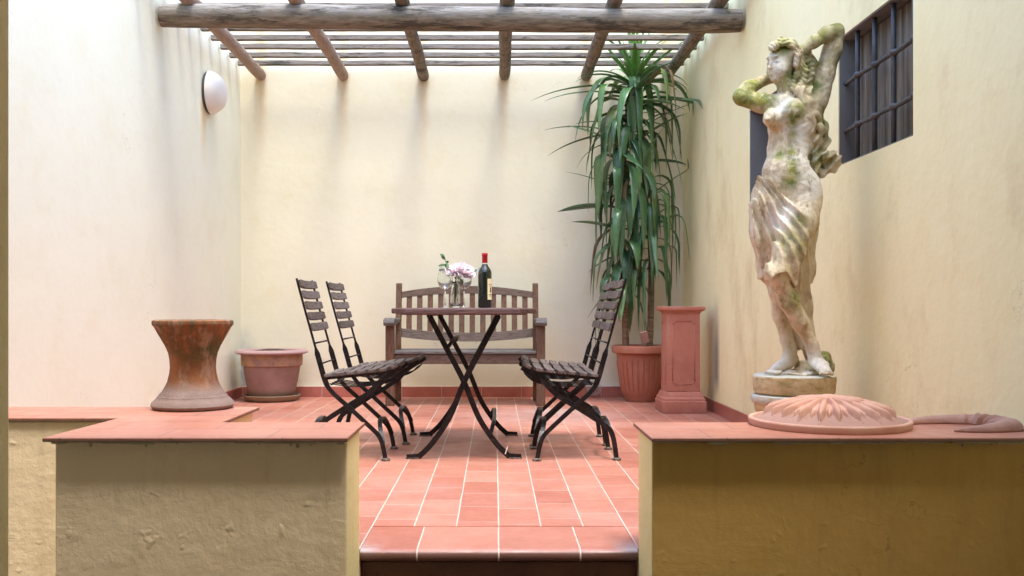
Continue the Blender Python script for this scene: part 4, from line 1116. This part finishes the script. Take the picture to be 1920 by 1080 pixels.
def body():
    s = SDF((-.30, -.26, -.02), (.24, .22, 1.52), .0042)
    rz = (0, 0, math.radians(-28))
    s.ell(S_(1478, 352, 0), (.122, .088, .085), .03, rz)
    s.ell(S_(1500, 356, -.02), (.078, .08, .09), .03)
    s.ell(S_(1470, 322, -.022), (.098, .072, .085), .03, rz)
    s.ell(S_(1477, 280, 0), (.088, .068, .085), .035, rz)
    s.ell(S_(1483, 235, .0), (.098, .078, .10), .03, rz)
    s.ell(S_(1486, 200, .005), (.098, .062, .055), .03, rz)
    s.ell(S_(1440, 226, -.046), (.036, .042, .040), .035)
    s.ell(S_(1430, 231, -.072), (.012, .014, .012), .012)
    s.ell(S_(1478, 213, -.068), (.043, .042, .046), .035)
    # flank up into the raised arm
    s.chain([P4(1508, 270, .02, .055), P4(1520, 215, .025, .052), P4(1538, 165, .02, .045)], .03)
    # collarbones and neck
    s.chain([P4(1478, 192, 0, .040), P4(1472, 160, -.005, .034), P4(1470, 140, 0, .036)], .025)
    s.chain([P4(1466, 186, -.035, .012), P4(1445, 190, -.02, .012)], .02)
    # her right arm (picture left)
    s.chain([P4(1456, 197, .0, .046), P4(1425, 194, -.01, .040), P4(1387, 187, -.025, .033)], .02)
    s.chain([P4(1385, 183, -.025, .034), P4(1402, 166, .0, .034), P4(1438, 146, .05, .024)], .012)
    s.chain([P4(1438, 146, .05, .024), P4(1460, 138, .085, .022), P4(1474, 132, .095, .016)], .012)
    # her left arm (picture right)
    s.chain([P4(1533, 185, .015, .052), P4(1546, 140, .01, .044), P4(1560, 95, 0, .040), P4(1569, 62, -.005, .032)], .02)
    s.chain([P4(1567, 58, -.01, .033), P4(1545, 68, -.03, .034), P4(1520, 84, -.045, .028), P4(1502, 97, -.045, .021)], .012)
    # hand laid on the hair, five fingers
    s.chain([P4(1502, 97, -.045, .021), P4(1492, 102, -.045, .022)], .012, sq=(1, 1.2, 1))
    for j, (dx, dy_) in enumerate(((-14, -8), (-18, -3), (-19, 2), (-17, 7), (-4, 12))):
        s.chain([P4(1493, 100+j*2-4, -.05, .009), P4(1493+dx*.55, 101+dy_*.6, -.062, .0085), P4(1493+dx, 104+dy_, -.055, .0065)], .004)
    # head
    c = np.array(S_(1467, 120, -.005)); yaw = math.radians(58)
    Fv = np.array([-math.sin(yaw), -math.cos(yaw), -.10]); Fv /= np.linalg.norm(Fv)
    Rv = np.cross(Fv, [0, 0, 1.]); Rv /= np.linalg.norm(Rv); Uv = np.cross(Rv, Fv)
    # head tilt
    M = np.stack([Fv, Rv, Uv], 1)
    Hh = lambda a, b, u: tuple(c+Fv*a+Rv*b+Uv*u)
    Mr = M.T.copy()
    def hell(p, r, k_, sub=False): s.ell(Hh(*p), r, k_, M, sub)
    hell((-.005, 0, .018), (.070, .056, .068), .02)
    hell((.030, 0, -.022), (.046, .046, .062), .02)
    hell((.052, 0, -.066), (.017, .020, .014), .016)
    hell((.040, .026, -.03), (.022, .020, .028), .015); hell((.040, -.026, -.03), (.022, .020, .028), .015)
    hell((.066, 0, .024), (.009, .034, .008), .014)
    for b in (-.022, .022):
        hell((.080, b, .004), (.018, .016, .011), .007, True)
        hell((.060, b, .003), (.011, .012, .0075), .003)
    s.chain([Hh(.068, 0, .016)+(.007,), Hh(.083, 0, -.018)+(.0095,)], .006)
    for b in (-.006, .006): hell((.079, b, -.021), (.007, .0055, .005), .003)
    hell((.076, 0, -.0395), (.007, .015, .0035), .003); hell((.074, 0, -.0475), (.007, .012, .004), .003)
    s.chain([Hh(.083, -.013, -.0435)+(.0016,), Hh(.083, .013, -.0435)+(.0016,)], .002, True)
    # legs
    s.chain([P4(1502, 375, -.02, .083), P4(1490, 420, -.06, .076), P4(1463, 480, -.10, .056), P4(1446, 516, -.125, .043)], .02)
    s.ell(S_(1442, 522, -.130), (.038, .037, .042), .015)
    s.chain([P4(1448, 528, -.115, .038), P4(1467, 562, -.085, .044), P4(1490, 602, -.065, .036), P4(1514, 645, -.055, .0245)], .02)
    s.chain([P4(1514, 645, -.055, .028), P4(1522, 676, -.05, .026), P4(1526, 690, -.10, .017)], .015, sq=(.85, 1, 1))
    s.chain([P4(1527, 682, -.075, .024), P4(1529, 693, -.135, .014)], .015, sq=(.62, 1, 1))
    for j in range(5):
        x = 1515+j*6.3; y_ = -.155+(.004, .0, .008, .018, .03)[j]; rr = (.0085, .0085, .008, .0075, .011)[j] if False else (.0075, .0078, .0082, .009, .0115)[j]
        s.chain([P4(1520+j*3.5, 692, -.12, rr), P4(x, 696.5, y_, rr)], .004)
    s.chain([P4(1450, 385, .01, .078), P4(1448, 440, .02, .066), P4(1458, 520, .03, .046), P4(1462, 545, .02, .040), P4(1472, 590, .045, .039), P4(1482, 640, .045, .027), P4(1488, 662, .045, .026)], .02)
    s.chain([P4(1494, 676, .055, .028), P4(1480, 682, .03, .026), P4(1460, 688, .0, .021), P4(1445, 693, -.02, .014)], .015)
    s.chain([P4(1488, 655, .045, .029), P4(1480, 678, .03, .028)], .015)
    for j in range(5):
        a = -j*.011; s.chain([P4(1447+j*2.5, 695, -.012+a, .0085), P4(1432+j*3.5, 697.5, -.028+a*1.2, .0095-.0007*j)], .004)
    # navel, sternum line, groin
    s.chain([P4(1458, 232, -.098, .008), P4(1458, 262, -.088, .007), P4(1452, 300, -.095, .006)], .02, True)
    s.chain([P4(1428, 352, -.07, .006), P4(1455, 372, -.10, .008), P4(1474, 378, -.11, .010)], .015, True)
    s.chain([P4(1476, 376, -.118, .005), P4(1500, 364, -.108, .004)], .018, True)
    X, Y, Z = np.meshgrid(*s.ax, indexing='ij')
    s.f += .0025
    s.f += (.0012*np.sin(X*120+4*np.sin(Z*40))*np.sin(Z*95+3*np.sin(Y*60))).astype(np.float32)
    s.ell(S_(1447, 303, -.078), (.006, .012, .008), .008, None, True)
    V, Q = s.mesh(); o = np_mesh('figure', V, Q, M_stone, statue)
    return s
BS = body()
def poly_sdf(poly, X, Z):
    d = np.full(X.shape, 1e9); inside = np.zeros(X.shape, bool); n = len(poly)
    for i in range(n):
        (x0, z0), (x1, z1) = poly[i], poly[(i+1) % n]
        ex, ez = x1-x0, z1-z0; t = np.clip(((X-x0)*ex+(Z-z0)*ez)/(ex*ex+ez*ez), 0, 1)
        d = np.minimum(d, np.hypot(X-x0-ex*t, Z-z0-ez*t))
        c = ((z0 > Z) != (z1 > Z)) & (X < ex*(Z-z0)/(ez if ez else 1e-9)+x0); inside ^= c
    return np.where(inside, -d, d)
def drape():
    s = SDF((-.30, -.26, -.02), (.24, .22, 1.52), .0042)
    # fall behind, from hip to the base
    s.chain([P4(1520, 365, .075, .040), P4(1514, 430, .075, .055), P4(1508, 500, .07, .056), P4(1508, 570, .07, .050), P4(1512, 620, .07, .042), P4(1528, 655, .06, .034), P4(1545, 690, .055, .030)], .03)
    s.chain([P4(1480, 440, .03, .060), P4(1486, 510, .03, .050), P4(1486, 580, .07, .038), P4(1498, 640, .08, .030)], .03)
    s.chain([P4(1440, 365, .04, .055), P4(1440, 430, .04, .055), P4(1450, 500, .05, .045), P4(1468, 570, .06, .025)], .03)
    X, Y, Z = np.meshgrid(*s.ax, indexing='ij')
    pxx = X*SS+SX; pyy = 702-Z*SS
    ph2 = (pxx+9*np.sin(pyy/60)+Y*180)/4.2+.9*np.sin(pyy/35)
    def fold(p): return 1-np.abs(np.sin(p*.5))*2
    s.f += (-.0085*fold(ph2)).astype(np.float32)
    # wrap over the hips and front thigh: offset of the body, folds fan out from the hip
    x2, z2 = np.meshgrid(s.ax[0], s.ax[2], indexing='ij')
    pg_ = [S_(a, b) for a, b in ((1385, 330), (1424, 326), (1440, 352), (1462, 374), (1482, 402), (1497, 440), (1492, 472), (1480, 512), (1474, 545), (1466, 528), (1452, 515), (1438, 516), (1424, 526), (1408, 500), (1408, 445), (1396, 400))]
    reg = poly_sdf([(a[0], a[2]) for a in pg_], x2, z2)[:, None, :]
    ang = np.arctan2(pyy-285, pxx-1392); rad_ = np.hypot(pyy-285, pxx-1392)
    ph = ang*62+1.1*np.sin(rad_/26)+.7*np.sin(ang*17+rad_/40)+Y*9
    edge = np.clip(1+reg/.035, 0, 1)
    w_ = BS.f-.013-.0085*fold(ph)*(1-.3*edge)-.004*np.sin(ang*23)-.006*edge
    w_ = np.maximum(w_, reg+.003*np.sin(rad_/7))
    k_ = .006; hh = np.clip(.5+.5*(s.f-w_)/k_, 0, 1); s.f = (s.f*(1-hh)+w_*hh-k_*hh*(1-hh)).astype(np.float32)
    # upper bundle: cloth knotted under the raised arm and hanging behind the back
    def rope(pts, r, k=.010): s.chain([P4(p[0], p[1], p[2], r*(1+.15*math.sin(i*1.7))) for i, p in enumerate(pts)], k)
    rope([(1512, 172, -.03), (1500, 178, -.055), (1488, 176, -.06)], .017)
    rope([(1492, 176, -.062), (1500, 200, -.07), (1506, 225, -.065), (1520, 238, -.045), (1540, 245, -.02)], .018)
    rope([(1512, 172, -.03), (1514, 195, -.045), (1520, 218, -.04), (1538, 228, -.015), (1548, 240, .01)], .016)
    rope([(1540, 245, -.02), (1532, 262, -.01), (1520, 262, -.03), (1516, 250, -.045)], .016)
    rope([(1546, 236, .02), (1548, 262, .03), (1540, 290, .03), (1552, 305, .02), (1566, 300, .01)], .024)
    rope([(1530, 262, .0), (1530, 290, .01), (1534, 315, .01), (1545, 325, .01), (1560, 316, .005), (1570, 300, .005), (1558, 288, -.01), (1545, 292, -.02)], .017)
    rope([(1538, 200, .05), (1540, 240, .055), (1540, 290, .05), (1530, 340, .06), (1522, 372, .07)], .032, .02)
    rope([(1524, 265, -.01), (1526, 300, -.01), (1530, 322, 0)], .014)
    top = np.clip((365-pyy)/20, 0, 1)*np.clip((pxx-1486)/10, 0, 1)
    s.f += (top*.0055*(np.abs(np.sin((pxx*.8+pyy*.35+14*np.sin(pyy/23)+Y*120)/5.5))*2-1)).astype(np.float32)
    V, Q = s.mesh(); np_mesh('drapery', V, Q, M_stone, statue)
drape()
def hair():
    s = SDF((-.14, -.16, 1.02), (.14, .16, 1.44), .0036)
    c = S_(1472, 114, .008); yaw = math.radians(58)
    Fv = np.array([-math.sin(yaw), -math.cos(yaw), 0.]); 
    s.ell((c[0]+.012, c[1]+.014, c[2]+.012), (.072, .074, .066), .02)
    s.ell((c[0]+.05, c[1]+.01, c[2]+.02), (.04, .045, .04), .02)     # gathered at the back
    def lock(pts, r, k=.008): s.chain([P4(p[0], p[1], p[2], r) for p in pts], k)
    lock([(1440, 104, -.055), (1447, 93, -.065), (1462, 88, -.065), (1480, 95, -.065), (1486, 112, -.068), (1484, 130, -.062)], .012)
    lock([(1438, 110, -.04), (1443, 92, -.045), (1458, 82, -.045), (1478, 86, -.05), (1492, 104, -.055), (1493, 130, -.05), (1488, 148, -.04)], .014)
    lock([(1492, 120, -.045), (1502, 138, -.045), (1500, 158, -.04), (1490, 172, -.045)], .016)
    lock([(1500, 112, -.03), (1516, 122, -.02), (1518, 142, -.02), (1506, 160, -.025), (1496, 178, -.045)], .016)
    lock([(1508, 104, -.01), (1522, 116, .0), (1524, 138, .0), (1516, 156, -.005), (1510, 172, -.02)], .015)
    lock([(1500, 96, -.01), (1515, 102, .0), (1530, 120, .01), (1532, 150, .01), (1524, 172, -.005)], .015)
    lock([(1482, 140, .02), (1490, 165, .03), (1500, 185, .03)], .03)
    lock([(1485, 150, -.035), (1480, 168, -.045), (1486, 182, -.055)], .010)
    X, Y, Z = np.meshgrid(*s.ax, indexing='ij')
    s.f += (-.003*(np.abs(np.sin((Z*1.0+X*.6)*150+3*np.sin(X*60)))*2-1)).astype(np.float32)
    # clear the face
    s.ell((c[0]+Fv[0]*.088, c[1]+Fv[1]*.088, c[2]-.035), (.055, .055, .066), .012, None, True)
    V, Q = s.mesh(); np_mesh('hair', V, Q, M_stone, statue)
hair()
def rock():
    s = SDF((-.20, -.20, -.02), (.20, .20, .14), .005)
    s.ell(S_(1546, 688, .03), (.045, .06, .065), .02); s.ell(S_(1535, 692, .06), (.08, .06, .04), .02)
    s.ell(S_(1500, 700, .03), (.09, .10, .012), .02)
    X, Y, Z = np.meshgrid(*s.ax, indexing='ij'); s.f += (.006*np.sin(X*70+Y*40)*np.sin(Z*80+Y*55)).astype(np.float32)
    s.f = np.maximum(s.f, (-.001-Z)).astype(np.float32)
    V, Q = s.mesh(); np_mesh('rock', V, Q, M_stone, statue)
rock()
# plinth
k = N('plinth_stone'); nz_ = k.noise(9, None, 7)
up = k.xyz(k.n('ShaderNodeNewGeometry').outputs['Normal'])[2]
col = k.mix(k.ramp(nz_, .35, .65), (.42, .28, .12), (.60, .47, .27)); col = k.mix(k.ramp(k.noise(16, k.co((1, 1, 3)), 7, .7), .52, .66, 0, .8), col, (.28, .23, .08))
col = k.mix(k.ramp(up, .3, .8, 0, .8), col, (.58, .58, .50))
o = k.xyz(k.tc.outputs['Object']); col = k.mix(k.math('MULTIPLY', k.math('MULTIPLY', k.ramp(o[2], .345, .35), k.ramp(o[2], .385, .38)), k.ramp(k.noise(12), .35, .5, .3, .9)), col, (.52, .53, .47))
M_plinth = k.done(col, .88, k.bump(k.noise(40, None, 8, .7), .8, .01))
pl = empty('plinth', (sp0.x, sp0.y, 0), 'round banded stone plinth under the statue, behind the low wall', 'plinth')
zt = sp0.z
bm = B(); lathe(bm, [(.155, zt-.078), (.163, zt-.072), (.165, zt-.055), (.168, zt-.012), (.166, zt-.004), (.160, zt-.0005), (0, zt-.0004)], 72, wob=.015); obj('upper_drum', bm, M_plinth, pl, auto=45)
bm = B(); lathe(bm, [(.165, zt-.120), (.173, zt-.112), (.176, zt-.10), (.172, zt-.086), (.150, zt-.079)], 72, wob=.012); obj('collar', bm, M_plinth, pl, auto=45)
bm = B(); lathe(bm, [(.17, 0), (.17, .05), (.15, .07), (.115, .10), (.105, .17), (.115, .24), (.14, .285), (.158, .315), (.162, zt-.1205)], 72, wob=.02); obj('lower_drum', bm, M_plinth, pl, auto=45)
